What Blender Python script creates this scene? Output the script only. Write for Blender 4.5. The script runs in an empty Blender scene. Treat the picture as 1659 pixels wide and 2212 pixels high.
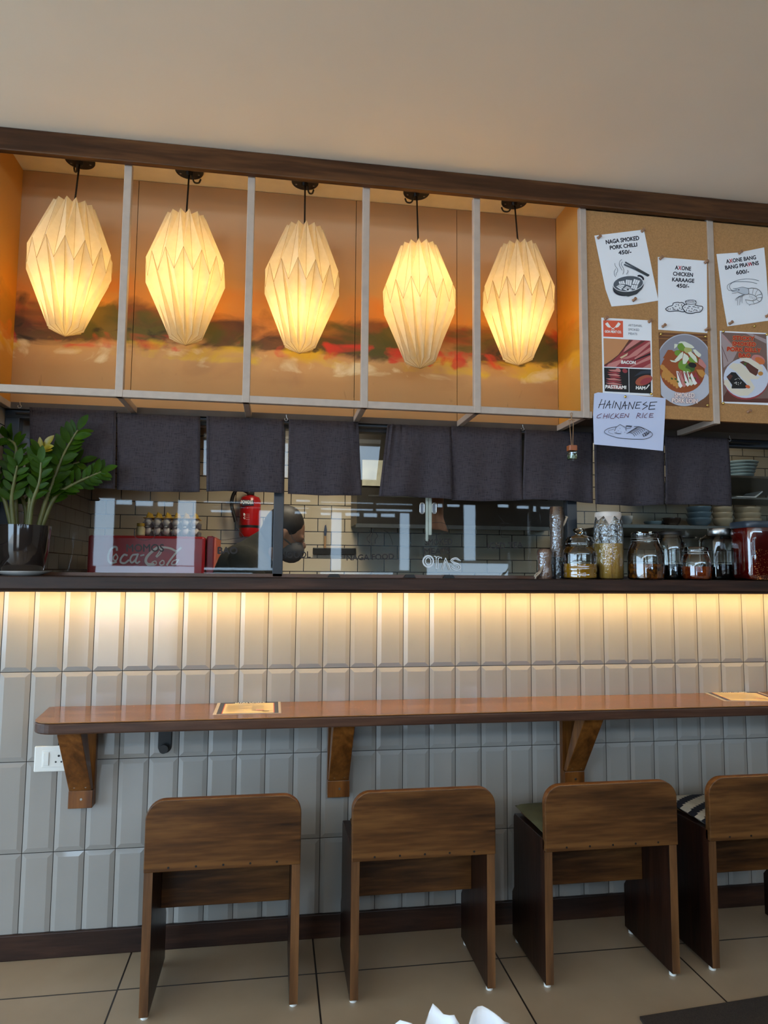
import bpy, bmesh, math, random
from mathutils import Vector, Matrix, Euler
random.seed(7)
S = bpy.context.scene
COL = S.collection
PI = math.pi

# ------------------------------------------------------------------ camera
CAM = Vector((0.92342, -2.55339, 1.28757))
YAW, PITCH, ROLL, FPX = 0.155301, 0.087569, 0.0078842, 1480.0
def cam_basis():
    cy, sy, cp, sp = math.cos(YAW), math.sin(YAW), math.cos(PITCH), math.sin(PITCH)
    f0 = Vector((sy, cy, 0)); r0 = Vector((cy, -sy, 0)); u0 = Vector((0, 0, 1))
    f = f0*cp + u0*sp; u = -f0*sp + u0*cp
    r = r0*math.cos(ROLL) + u*math.sin(ROLL); u2 = -r0*math.sin(ROLL) + u*math.cos(ROLL)
    return r, u2, f
CR, CU, CF = cam_basis()
cd = bpy.data.cameras.new('camera'); cam = bpy.data.objects.new('camera', cd); COL.objects.link(cam)
cd.sensor_width = 36; cd.lens = FPX/2212*36; cd.clip_start = 0.02
M = Matrix.Identity(4)
for i in range(3):
    M[i][0], M[i][1], M[i][2], M[i][3] = CR[i], CU[i], -CF[i], CAM[i]
cam.matrix_world = M
S.camera = cam
def at(px, py, y):          # the real point of plane y (metres from the tiled wall) seen at a pixel of the photo
    d = CF + CR*((px-829.5)/FPX) - CU*((py-1106)/FPX)
    return CAM + d*((y-CAM.y)/d.y)

# ------------------------------------------------------------------ light
S.view_settings.view_transform = 'Standard'; S.view_settings.look = 'None'
S.view_settings.gamma = 1; S.view_settings.exposure = 0.0
try: S.view_settings.use_curve_mapping = False
except Exception: pass
S.cycles.use_denoising = True
S.cycles.use_adaptive_sampling = True; S.cycles.adaptive_threshold = 0.02
S.cycles.max_bounces = 7; S.cycles.diffuse_bounces = 4; S.cycles.glossy_bounces = 4
S.cycles.transmission_bounces = 4; S.cycles.transparent_max_bounces = 12
S.cycles.sample_clamp_indirect = 6.0
S.cycles.caustics_reflective = False; S.cycles.caustics_refractive = False
W = bpy.data.worlds.new('World'); S.world = W; W.use_nodes = True
bg = W.node_tree.nodes['Background']; bg.inputs[0].default_value = (0.55, 0.77, 1.0, 1); bg.inputs[1].default_value = 7.9
LANTERN_W = 3.9; LED_E = 98.0; KITCHEN_W = 9.0; FILL_LAMP_W = 170.0
def area(name, loc, rot, sx, sy, power, color, portal=False):
    l = bpy.data.lights.new(name, 'AREA'); l.shape = 'RECTANGLE'; l.size = sx; l.size_y = sy
    l.energy = power; l.color = color
    if portal: l.cycles.is_portal = True
    o = bpy.data.objects.new(name, l); o.location = loc; o.rotation_euler = rot; COL.objects.link(o); return o
YS = -5.0                   # the street front, behind the camera
area('street_daylight', (2.2, YS-0.03, 2.56), (PI/2, 0, 0), 8.6, 0.40, 1, (1, 1, 1), True)
area('added_opening_daylight', (-4.2, YS-0.03, 1.3), (PI/2, 0, 0), 3.4, 2.6, 1, (1, 1, 1), True)  # guides sky light through the wide side opening added for fill
sl = bpy.data.lights.new('street_sun', 'SUN'); sl.energy = 10.0; sl.angle = 0.02; sl.color = (1.0, 0.93, 0.82)
so_ = bpy.data.objects.new('street_sun', sl); so_.rotation_euler = (math.radians(-28), math.radians(12), 0); COL.objects.link(so_)
kl = area('kitchen_light', (1.15, 0.45, 2.27), (math.radians(26), 0, 0), 0.4, 0.3, KITCHEN_W, (1.0, 0.86, 0.66)); kl.data.spread = math.radians(110)
area('shelf_fill', (3.1, 0.55, 2.27), (math.radians(20), 0, 0), 0.8, 0.2, 5.0, (1.0, 0.92, 0.80))  # fill light added to brighten the crockery shelf

# ------------------------------------------------------------------ mesh helpers
def lin(c):
    def f(v):
        v /= 255.0
        return v/12.92 if v <= 0.04045 else ((v+0.055)/1.055)**2.4
    return (f(c[0]), f(c[1]), f(c[2]), 1)
class MB:
    def __init__(s): s.v = []; s.f = []; s.m = []; s.uvless = True
    def add(s, vs, fs, m=0):
        n = len(s.v); s.v += [Vector(v) for v in vs]
        for f in fs: s.f.append([n+i for i in f]); s.m.append(m)
        return s
    def box(s, x0, x1, y0, y1, z0, z1, m=0):
        vs = [(x0,y0,z0),(x1,y0,z0),(x1,y1,z0),(x0,y1,z0),(x0,y0,z1),(x1,y0,z1),(x1,y1,z1),(x0,y1,z1)]
        return s.add(vs, [(3,2,1,0),(4,5,6,7),(0,1,5,4),(1,2,6,5),(2,3,7,6),(3,0,4,7)], m)
    def prism(s, pts, axis, a, b, m=0):      # outline in the plane across 'axis', run from a to b
        def P(p, t):
            return {'x': (t, p[0], p[1]), 'y': (p[0], t, p[1]), 'z': (p[0], p[1], t)}[axis]
        n = len(pts); vs = [P(p, a) for p in pts] + [P(p, b) for p in pts]
        fs = [list(range(n))[::-1], list(range(n, 2*n))] + [(i, (i+1) % n, n+(i+1) % n, n+i) for i in range(n)]
        return s.add(vs, fs, m)
    def tube(s, pts, r, n=8, m=0, caps=True):
        pts = [Vector(p) for p in pts]; rr = r if isinstance(r, (list, tuple)) else [r]*len(pts)
        rings = []; up = None
        for i, p in enumerate(pts):
            t = (pts[min(i+1, len(pts)-1)] - pts[max(i-1, 0)])
            t = t.normalized() if t.length > 1e-9 else Vector((0, 0, 1))
            if up is None:
                up = t.orthogonal().normalized()
            up = (up - t*up.dot(t)); up = up.normalized() if up.length > 1e-6 else t.orthogonal().normalized()
            b = t.cross(up)
            rings.append([p + (up*math.cos(2*PI*k/n) + b*math.sin(2*PI*k/n))*rr[i] for k in range(n)])
        vs = [v for rg in rings for v in rg]; fs = []
        for i in range(len(pts)-1):
            for k in range(n): fs.append((i*n+k, i*n+(k+1) % n, (i+1)*n+(k+1) % n, (i+1)*n+k))
        if caps: fs += [list(range(n))[::-1], list(range((len(pts)-1)*n, len(pts)*n))]
        return s.add(vs, fs, m)
    def lathe(s, prof, c=(0, 0, 0), n=32, m=0, sq=None):
        vs = []; fs = []; c = Vector(c)
        for r, z in prof:
            for k in range(n):
                a = 2*PI*k/n; x, y = math.cos(a), math.sin(a)
                if sq:
                    q = (abs(x)**sq + abs(y)**sq)**(-1/sq); x *= q; y *= q
                vs.append(c + Vector((r*x, r*y, z)))
        for i in range(len(prof)-1):
            for k in range(n): fs.append((i*n+k, i*n+(k+1) % n, (i+1)*n+(k+1) % n, (i+1)*n+k))
        if prof[0][0] > 1e-5: fs.append(list(range(n))[::-1])
        if prof[-1][0] > 1e-5: fs.append(list(range((len(prof)-1)*n, len(prof)*n)))
        return s.add(vs, fs, m)
    def ell(s, c, r, rot=None, n=16, m=0):
        vs = []; fs = []; c = Vector(c); R = rot.to_matrix() if rot else Matrix.Identity(3); h = n//2
        for i in range(h+1):
            t = PI*i/h
            for k in range(n):
                a = 2*PI*k/n
                vs.append(c + R @ Vector((r[0]*math.sin(t)*math.cos(a), r[1]*math.sin(t)*math.sin(a), r[2]*math.cos(t))))
        for i in range(h):
            for k in range(n): fs.append((i*n+k, (i+1)*n+k, (i+1)*n+(k+1) % n, i*n+(k+1) % n))
        return s.add(vs, fs, m)
    def bar(s, p0, p1, w, h, m=0, side=None):
        p0, p1 = Vector(p0), Vector(p1); t = (p1-p0).normalized()
        a = Vector(side) if side else t.orthogonal(); a = (a - t*a.dot(t)).normalized(); b = t.cross(a)
        vs = [p + a*sx*w/2 + b*sy*h/2 for p in (p0, p1) for sx, sy in ((-1,-1),(1,-1),(1,1),(-1,1))]
        return s.add(vs, [(3,2,1,0),(4,5,6,7),(0,1,5,4),(1,2,6,5),(2,3,7,6),(3,0,4,7)], m)
    def build(s, name, mats, parent=None, smooth=None, bevel=0, world=False, loc=None, kind=None, weld=False):
        me = bpy.data.meshes.new(name)
        off = parent.location if (world and parent) else (Vector(loc) if loc and world else Vector((0, 0, 0)))
        me.from_pydata([tuple(v-off) for v in s.v], [], s.f)
        if not isinstance(mats, (list, tuple)): mats = [mats]
        for mt in mats: me.materials.append(mt)
        for p, mi in zip(me.polygons, s.m): p.material_index = mi
        bm = bmesh.new(); bm.from_mesh(me)
        if weld: bmesh.ops.remove_doubles(bm, verts=bm.verts, dist=1e-5)
        bmesh.ops.recalc_face_normals(bm, faces=bm.faces); bm.to_mesh(me); bm.free()
        if smooth:
            for p in me.polygons: p.use_smooth = True
            me.set_sharp_from_angle(angle=math.radians(smooth))
        me.update()
        o = bpy.data.objects.new(name, me); COL.objects.link(o)
        if parent: o.parent = parent
        if loc: o.location = loc
        if bevel:
            b = o.modifiers.new('bevel', 'BEVEL'); b.width = bevel; b.segments = 2; b.limit_method = 'ANGLE'; b.angle_limit = 0.6
        if kind: o['kind'] = kind
        return o
def thing(name, label, cat, loc=(0, 0, 0), group=None, rot=None):
    o = bpy.data.objects.new(name, None); o.empty_display_size = 0.05; COL.objects.link(o); o.location = loc
    if rot: o.rotation_euler = rot
    return tag(o, label, cat, group)
def tag(o, label, cat, group=None):
    o['label'] = label; o['category'] = cat
    if group: o['group'] = group
    return o
def dup(root, loc, label, rot=None):
    r = root.copy(); COL.objects.link(r); r.location = loc; r['label'] = label
    if rot: r.rotation_euler = rot
    for ch in list(root.children):
        c = ch.copy(); COL.objects.link(c); c.parent = r
        for g in list(ch.children):
            d = g.copy(); COL.objects.link(d); d.parent = c
    return r
def smooth_path(pts, n=8):
    pts = [Vector(p) for p in pts]; out = []
    if len(pts) < 3: return pts
    q = [pts[0]*2-pts[1]] + pts + [pts[-1]*2-pts[-2]]
    for i in range(1, len(q)-2):
        for k in range(n):
            t = k/n; a, b, c, d = q[i-1], q[i], q[i+1], q[i+2]
            out.append(0.5*((2*b) + (c-a)*t + (2*a-5*b+4*c-d)*t*t + (3*b-a-3*c+d)*t**3))
    return out + [pts[-1]]

# ------------------------------------------------------------------ materials
def new_mat(name):
    m = bpy.data.materials.new(name); m.use_nodes = True
    nt = m.node_tree; return m, nt, nt.nodes['Principled BSDF']
def link(nt, a, b): nt.links.new(a, b)
def node(nt, t, **k):
    n = nt.nodes.new(t)
    for a, v in k.items(): setattr(n, a, v)
    return n
def ramp(nt, fac, stops):
    r = node(nt, 'ShaderNodeValToRGB'); e = r.color_ramp.elements
    while len(e) > 1: e.remove(e[0])
    e[0].position = stops[0][0]; e[0].color = stops[0][1]
    for p, c in stops[1:]:
        x = e.new(p); x.color = c
    link(nt, fac, r.inputs[0]); return r.outputs[0]
def plain(name, rgb, rough=0.5, metal=0.0, var=0.08, scale=20, bump=0.0, bscale=None, spec=None, coat=0):
    m, nt, b = new_mat(name); c = lin(rgb)
    tc = node(nt, 'ShaderNodeTexCoord'); nz = node(nt, 'ShaderNodeTexNoise'); nz.inputs['Scale'].default_value = scale
    nz.inputs['Detail'].default_value = 4
    link(nt, tc.outputs['Object'], nz.inputs['Vector'])
    lo = tuple(max(0, x*(1-var*2)) for x in c[:3])+(1,); hi = tuple(min(1, x*(1+var*2)) for x in c[:3])+(1,)
    link(nt, ramp(nt, nz.outputs[0], [(0.3, lo), (0.7, hi)]), b.inputs['Base Color'])
    b.inputs['Roughness'].default_value = rough; b.inputs['Metallic'].default_value = metal
    if spec is not None: b.inputs['Specular IOR Level'].default_value = spec
    if coat: b.inputs['Coat Weight'].default_value = coat; b.inputs['Coat Roughness'].default_value = 0.1
    if bump:
        n2 = node(nt, 'ShaderNodeTexNoise'); n2.inputs['Scale'].default_value = bscale or scale; n2.inputs['Detail'].default_value = 5
        link(nt, tc.outputs['Object'], n2.inputs['Vector'])
        bp = node(nt, 'ShaderNodeBump'); bp.inputs['Strength'].default_value = bump; bp.inputs['Distance'].default_value = 0.01
        link(nt, n2.outputs[0], bp.inputs['Height']); link(nt, bp.outputs[0], b.inputs['Normal'])
    return m
def wood(name, dark, mid, light, axis='x', rough=0.35, scale=1.0, coat=0.0):
    m, nt, b = new_mat(name)
    tc = node(nt, 'ShaderNodeTexCoord'); mp = node(nt, 'ShaderNodeMapping')
    st = {'x': (1.2, 14, 14), 'y': (14, 1.2, 14), 'z': (14, 14, 1.2)}[axis]
    mp.inputs['Scale'].default_value = [v*scale for v in st]
    link(nt, tc.outputs['Object'], mp.inputs[0])
    n1 = node(nt, 'ShaderNodeTexNoise'); n1.inputs['Scale'].default_value = 1.0; n1.inputs['Detail'].default_value = 5
    n1.inputs['Distortion'].default_value = 1.2
    link(nt, mp.outputs[0], n1.inputs['Vector'])
    n2 = node(nt, 'ShaderNodeTexNoise'); n2.inputs['Scale'].default_value = 7.0; n2.inputs['Detail'].default_value = 4
    link(nt, mp.outputs[0], n2.inputs['Vector'])
    mx = node(nt, 'ShaderNodeMath', operation='MULTIPLY_ADD'); mx.inputs[1].default_value = 0.4
    link(nt, n2.outputs[0], mx.inputs[0]); link(nt, n1.outputs[0], mx.inputs[2])
    link(nt, ramp(nt, mx.outputs[0], [(0.45, lin(dark)), (0.68, lin(mid)), (0.95, lin(light))]), b.inputs['Base Color'])
    b.inputs['Roughness'].default_value = rough
    if coat: b.inputs['Coat Weight'].default_value = coat; b.inputs['Coat Roughness'].default_value = 0.08
    bp = node(nt, 'ShaderNodeBump'); bp.inputs['Strength'].default_value = 0.12; bp.inputs['Distance'].default_value = 0.004
    link(nt, n2.outputs[0], bp.inputs['Height']); link(nt, bp.outputs[0], b.inputs['Normal'])
    return m
def glow(name, rgb, e):
    m, nt, b = new_mat(name); b.inputs['Base Color'].default_value = lin(rgb)
    b.inputs['Emission Color'].default_value = lin(rgb); b.inputs['Emission Strength'].default_value = e; return m
def thin_glass(name, tint=(1, 1, 1), base=0.06, wob=0.0, haze=0.0, hazec=(200, 200, 200)):
    m, nt, b = new_mat(name); nt.nodes.remove(b)
    out = nt.nodes['Material Output']
    tr = node(nt, 'ShaderNodeBsdfTransparent'); tr.inputs[0].default_value = tint+(1,)
    gl = node(nt, 'ShaderNodeBsdfGlossy'); gl.inputs['Roughness'].default_value = 0.02; gl.inputs[0].default_value = (1, 1, 1, 1)
    fr = node(nt, 'ShaderNodeFresnel'); fr.inputs['IOR'].default_value = 1.5
    ad = node(nt, 'ShaderNodeMath', operation='ADD'); ad.inputs[1].default_value = base-0.04; ad.use_clamp = True
    link(nt, fr.outputs[0], ad.inputs[0])
    if wob:
        tc = node(nt, 'ShaderNodeTexCoord'); nz = node(nt, 'ShaderNodeTexNoise'); nz.inputs['Scale'].default_value = 60
        link(nt, tc.outputs['Object'], nz.inputs['Vector'])
        bp = node(nt, 'ShaderNodeBump'); bp.inputs['Strength'].default_value = wob; bp.inputs['Distance'].default_value = 0.01
        link(nt, nz.outputs[0], bp.inputs['Height']); link(nt, bp.outputs[0], gl.inputs['Normal'])
    mx = node(nt, 'ShaderNodeMixShader'); link(nt, ad.outputs[0], mx.inputs[0]); link(nt, tr.outputs[0], mx.inputs[1]); link(nt, gl.outputs[0], mx.inputs[2])
    res = mx.outputs[0]
    if haze:
        df = node(nt, 'ShaderNodeBsdfDiffuse'); df.inputs[0].default_value = lin(hazec)
        m2 = node(nt, 'ShaderNodeMixShader'); m2.inputs[0].default_value = haze
        link(nt, res, m2.inputs[1]); link(nt, df.outputs[0], m2.inputs[2]); res = m2.outputs[0]
    link(nt, res, out.inputs[0]); return m
def flat(name, rgb, rough=0.7): return plain(name, rgb, rough, var=0.0)

m_ceiling = plain('ceiling_plaster', (238, 229, 214), 0.9, var=0.01, scale=3)
m_wallpaint = plain('wall_paint', (170, 162, 150), 0.9, var=0.02, scale=4)
m_tile = plain('white_ceramic_tile', (151, 148, 143), 0.07, var=0.015, scale=6, bump=0.035, bscale=9)
m_grout = plain('dark_grout', (26, 22, 20), 0.9)
m_dark = wood('dark_stained_wood', (24, 15, 12), (46, 29, 22), (72, 47, 34), 'x', 0.45)
m_beam = wood('beam_wood', (32, 17, 8), (60, 35, 18), (96, 62, 34), 'x', 0.4, 0.8)
m_counter = wood('counter_wood', (78, 48, 20), (114, 75, 36), (148, 106, 60), 'x', 0.2, 0.7, 0.12)
m_counteredge = wood('counter_edge_wood', (46, 30, 24), (70, 48, 38), (92, 66, 52), 'x', 0.3, 0.9)
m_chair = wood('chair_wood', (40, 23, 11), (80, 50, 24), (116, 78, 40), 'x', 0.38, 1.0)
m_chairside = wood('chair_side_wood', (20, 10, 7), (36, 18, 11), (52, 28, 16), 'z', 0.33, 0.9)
m_chairedge = wood('chair_edge_wood', (54, 32, 16), (84, 54, 28), (118, 80, 46), 'z', 0.4, 1.2)
m_bracket = wood('bracket_wood', (64, 33, 10), (104, 60, 22), (138, 86, 36), 'z', 0.3, 1.0)
m_frame = plain('grey_painted_steel', (176, 160, 146), 0.45, var=0.03, scale=30)
m_black = plain('black_metal', (10, 9, 9), 0.45, var=0.02)
m_navy = plain('navy_window_frame', (24, 32, 42), 0.4, var=0.03)
m_steel = plain('steel', (170, 170, 168), 0.28, 1.0, var=0.03)
m_board = plain('brown_pin_board', (172, 128, 80), 0.9, var=0.07, scale=220, bump=0.1, bscale=300)
m_soffit_railshade = plain('dark_soffit_railshade', (74, 64, 56), 0.8, var=0.05)
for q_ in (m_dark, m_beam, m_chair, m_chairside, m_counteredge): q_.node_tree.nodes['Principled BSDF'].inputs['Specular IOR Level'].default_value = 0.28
m_white = plain('white_plastic', (226, 226, 220), 0.35, var=0.01)
m_porc = plain('white_porcelain', (225, 225, 222), 0.12, var=0.01)

# ------------------------------------------------------------------ room shell
LZ = 1.266                  # top of the serving ledge
CZ = 2.785                  # ceiling
# floor with big beige tiles
def floor_mat():
    m, nt, b = new_mat('beige_floor_tile')
    tc = node(nt, 'ShaderNodeTexCoord'); mp = node(nt, 'ShaderNodeMapping')
    mp.inputs['Location'].default_value = (-0.469, 0.225, 0)
    link(nt, tc.outputs['Object'], mp.inputs[0])
    br = node(nt, 'ShaderNodeTexBrick'); br.offset = 0.0
    br.inputs['Scale'].default_value = 1.0; br.inputs['Brick Width'].default_value = 0.61; br.inputs['Row Height'].default_value = 0.61
    br.inputs['Mortar Size'].default_value = 0.0028; br.inputs['Mortar Smooth'].default_value = 0.0
    br.inputs['Color1'].default_value = lin((172, 152, 126)); br.inputs['Color2'].default_value = lin((166, 146, 121)); br.inputs['Mortar'].default_value = lin((40, 32, 27))
    link(nt, mp.outputs[0], br.inputs['Vector'])
    nz = node(nt, 'ShaderNodeTexNoise'); nz.inputs['Scale'].default_value = 5; nz.inputs['Detail'].default_value = 8
    link(nt, tc.outputs['Object'], nz.inputs['Vector'])
    mx = node(nt, 'ShaderNodeMixRGB', blend_type='MULTIPLY'); mx.inputs[0].default_value = 0.5
    link(nt, br.outputs[0], mx.inputs[1]); link(nt, ramp(nt, nz.outputs[0], [(0.3, (0.75, 0.72, 0.7, 1)), (0.7, (1, 1, 1, 1))]), mx.inputs[2])
    link(nt, mx.outputs[0], b.inputs['Base Color']); b.inputs['Roughness'].default_value = 0.3
    return m
MB().box(-6, 7, YS, 1.4, -0.05, 0.0).build('floor', floor_mat(), kind='structure')
MB().box(-6, 7, YS, -0.128, CZ, CZ+0.08).build('ceiling', m_ceiling, kind='structure')
# tiled wall below the ledge, every tile bevelled
wt = MB()
for k in range(-14, 40):
    for r in range(0, 5):
        x0, x1 = k*0.1+0.0011, (k+1)*0.1-0.0011
        z1 = 1.236-0.3*r+(0.0 if r else 0.0)-0.0011; z0 = 1.236-0.3*(r+1)+0.0011
        if r == 4: z0 = 0.0
        i = 0.0155; d = -0.0045
        zi0 = z0+i if r < 4 else z0
        o = [(x0, 0, z0), (x1, 0, z0), (x1, 0, z1), (x0, 0, z1)]
        n = [(x0+i, d, zi0), (x1-i, d, zi0), (x1-i, d, z1-i), (x0+i, d, z1-i)]
        wt.add(o+n, [(4,5,6,7), (0,1,5,4), (1,2,6,5), (2,3,7,6), (3,0,4,7)], 0)
wt.box(-1.4, 4.0, 0.0015, 0.10, 0.0, LZ-0.053, 1)
wt.build('wall_front', [m_tile, m_grout], kind='structure')
MB().box(-1.4, 4.0, -0.016, 0.0, 0.0, 0.081).build('baseboard_front', m_dark, bevel=0.003, kind='structure')
# kitchen tile: grey-beige brick bond with black joints
def brick_mat(name, rgb, axis, off):
    m, nt, b = new_mat(name)
    tc = node(nt, 'ShaderNodeTexCoord'); sp = node(nt, 'ShaderNodeSeparateXYZ'); cb = node(nt, 'ShaderNodeCombineXYZ')
    link(nt, tc.outputs['Object'], sp.inputs[0])
    for i, a in enumerate((axis, 'Z')):
        s = node(nt, 'ShaderNodeMath', operation='ADD'); s.inputs[1].default_value = off[i]
        link(nt, sp.outputs[a], s.inputs[0]); link(nt, s.outputs[0], cb.inputs[i])
    br = node(nt, 'ShaderNodeTexBrick'); br.offset = 0.5
    br.inputs['Scale'].default_value = 1.0; br.inputs['Brick Width'].default_value = 0.1535; br.inputs['Row Height'].default_value = 0.0752
    br.inputs['Mortar Size'].default_value = 0.0022; br.inputs['Mortar Smooth'].default_value = 0.0
    c = lin(rgb); br.inputs['Color1'].default_value = c; br.inputs['Color2'].default_value = tuple(v*0.93 for v in c[:3])+(1,)
    br.inputs['Mortar'].default_value = lin((22, 20, 20))
    link(nt, cb.outputs[0], br.inputs['Vector']); link(nt, br.outputs[0], b.inputs['Base Color'])
    b.inputs['Roughness'].default_value = 0.2; return m
KY = 1.35
MB().box(-0.14, 4.6, KY, KY+0.1, 0.0, 2.4).build('wall_back', brick_mat('kitchen_brick_tile', (200, 186, 160), 'X', (-1.154+1.535, -1.589+15.04)), kind='structure')
MB().box(-0.2, -0.078, -0.16, KY, LZ, CZ).build('wall_left', brick_mat('jamb_brick_tile', (150, 144, 134), 'Y', (1.535, -1.589+15.04)), kind='structure')
MB().box(4.5, 4.6, 0.16, KY, 0.0, 2.4).build('wall_right', m_wallpaint, kind='structure')
MB().box(-0.14, 4.6, 0.16, KY+0.1, 2.3, 2.4).build('trim_1', plain('kitchen_ceiling', (120, 112, 100), 0.9), kind='structure')
MB().box(-0.3, 7.0, 0.175, 0.26, 2.3, CZ+0.1).build('wall_upper', m_wallpaint, kind='structure')
MB().box(-6.0, 7.0, YS, KY+0.1, CZ+0.1, CZ+0.2).build('ceiling_sun_block', m_wallpaint, kind='structure')  # unseen slab added to keep the sun from leaking indoors
MB().box(-0.3, -0.2, 0.16, KY+0.1, 0.0, CZ+0.1).build('wall_side', m_wallpaint, kind='structure')
MB().box(-6.1, -0.2, 0.1, 0.2, 0.0, CZ+0.1).build('wall_front_side', m_wallpaint, kind='structure')
# side wall of the room on the right, street front with its openings behind the camera
MB().box(6.9, 7.0, YS, 0.1, 0.0, CZ).build('wall_right', m_wallpaint, kind='structure')
MB().box(4.0, 6.9, 0.0, 0.1, 0.0, CZ).build('wall_front', m_wallpaint, kind='structure')
VY = 0.30-YS
def op(x0, x1, y0, y1):
    a = at((x0+x1)/2, (y0+y1)/2, VY); b = at(x0, y0, VY); c = at(x1, y1, VY)
    return (b.x, c.x, c.z, b.z)
OPEN = [op(205, 242, 1075, 1222), op(384, 419, 1080, 1222), op(205, 419, 1222, 1246), op(205, 385, 1246, 1445),
        op(250, 285, 1079, 1090), op(292, 330, 1081, 1093), op(340, 374, 1083, 1094),
        op(560, 585, 1102, 1230), op(716, 737, 1106, 1232), op(864, 885, 1108, 1232), op(1002, 1029, 1090, 1211),
        op(922, 1100, 1216, 1250), op(440, 590, 1226, 1232), op(440, 545, 1237, 1241), op(692, 850, 1236, 1241),
        op(693, 807, 1083, 1088), op(813, 892, 1087, 1091), op(693, 806, 1097, 1103), op(813, 892, 1099, 1105),
        op(693, 714, 1107, 1113), op(746, 777, 1107, 1115), op(786, 815, 1108, 1117), op(823, 854, 1109, 1117),
        op(440, 590, 1082, 1088), op(455, 590, 1094, 1098), op(455, 500, 1101, 1107), op(640, 670, 1079, 1084), op(637, 668, 1096, 1099), op(637, 662, 1104, 1110),
        op(945, 957, 1088, 1096), op(966, 994, 1089, 1095), op(1076, 1100, 1089, 1096), op(1117, 1144, 1092, 1099), op(1152, 1160, 1093, 1110), op(1168, 1212, 1094, 1100),
        (-5.9, -2.5, 0.0, 2.6), (-2.1, 6.5, 2.36, 2.76)]  # wide side opening and high band, unseen, added to let in more daylight
def street_front():
    xs = sorted({-6.0, 7.0} | {v for o in OPEN for v in o[:2]}); zs = sorted({0.0, CZ} | {v for o in OPEN for v in o[2:]})
    mb = MB()
    for j in range(len(zs)-1):
        zc = (zs[j]+zs[j+1])/2; run = None
        for i in range(len(xs)-1):
            xc = (xs[i]+xs[i+1])/2
            hole = any(o[0] < xc < o[1] and o[2] < zc < o[3] for o in OPEN)
            if not hole:
                if run is None: run = xs[i]
            if hole or i == len(xs)-2:
                e = xs[i] if hole else xs[i+1]
                if run is not None: mb.box(run, e, YS-0.04, YS, zs[j], zs[j+1])
                run = None
    mb.build('wall_street', plain('street_front_dark', (62, 54, 46), 0.8), kind='structure')
street_front()
MB().box(-8, 9, YS-9, YS-0.04, -0.1, -0.02).build('floor_street', plain('pavement', (176, 172, 166), 0.8), kind='structure')

# ledge with its light strip
MB().box(-0.078, 3.95, -0.10, 0.255, LZ-0.045, LZ).box(-0.078, 3.95, -0.10, -0.089, LZ-0.053, LZ-0.045).build('ledge', m_dark, bevel=0.004)
tag(bpy.data.objects['ledge'], 'long dark stained wooden serving ledge above the lit white tiles, carrying plant and jars', 'shelf')
led = MB().box(-0.05, 3.9, -0.082, -0.072, LZ-0.049, LZ-0.0455).build('light_strip', glow('warm_led', (255, 206, 128), LED_E))
tag(led, 'thin warm light strip tucked under the dark serving ledge', 'light')

# kitchen window frame and panes
GY = 0.15
for nm, x0, x1 in (('trim_2', -0.077, -0.027), ('trim_3', 0.910, 0.949), ('trim_4', 2.112, 2.155), ('trim_5', 3.6, 3.65)):
    MB().box(x0, x1, 0.125, 0.165, LZ, 1.875).build(nm, m_navy, bevel=0.002, kind='structure')
MB().box(-0.077, 3.65, 0.124, 0.166, 1.845, 1.8755).build('trim_6', m_navy, bevel=0.002, kind='structure')
m_pane = thin_glass('window_glass', (0.86, 0.90, 0.90), 0.045)
for nm, x0, x1 in (('window_1', -0.027, 0.910), ('window_2', 0.949, 2.112), ('window_3', 2.155, 3.6)):
    MB().add([(x0, GY, LZ+0.012), (x1, GY, LZ+0.012), (x1, GY, 1.846), (x0, GY, 1.846)], [(0, 1, 2, 3)]).build(nm, m_pane, kind='structure')
MB().box(-0.027, 3.6, 0.125, 0.175, LZ, LZ+0.012).build('trim_7', plain('brown_track', (96, 68, 52), 0.3), kind='structure')

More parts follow.
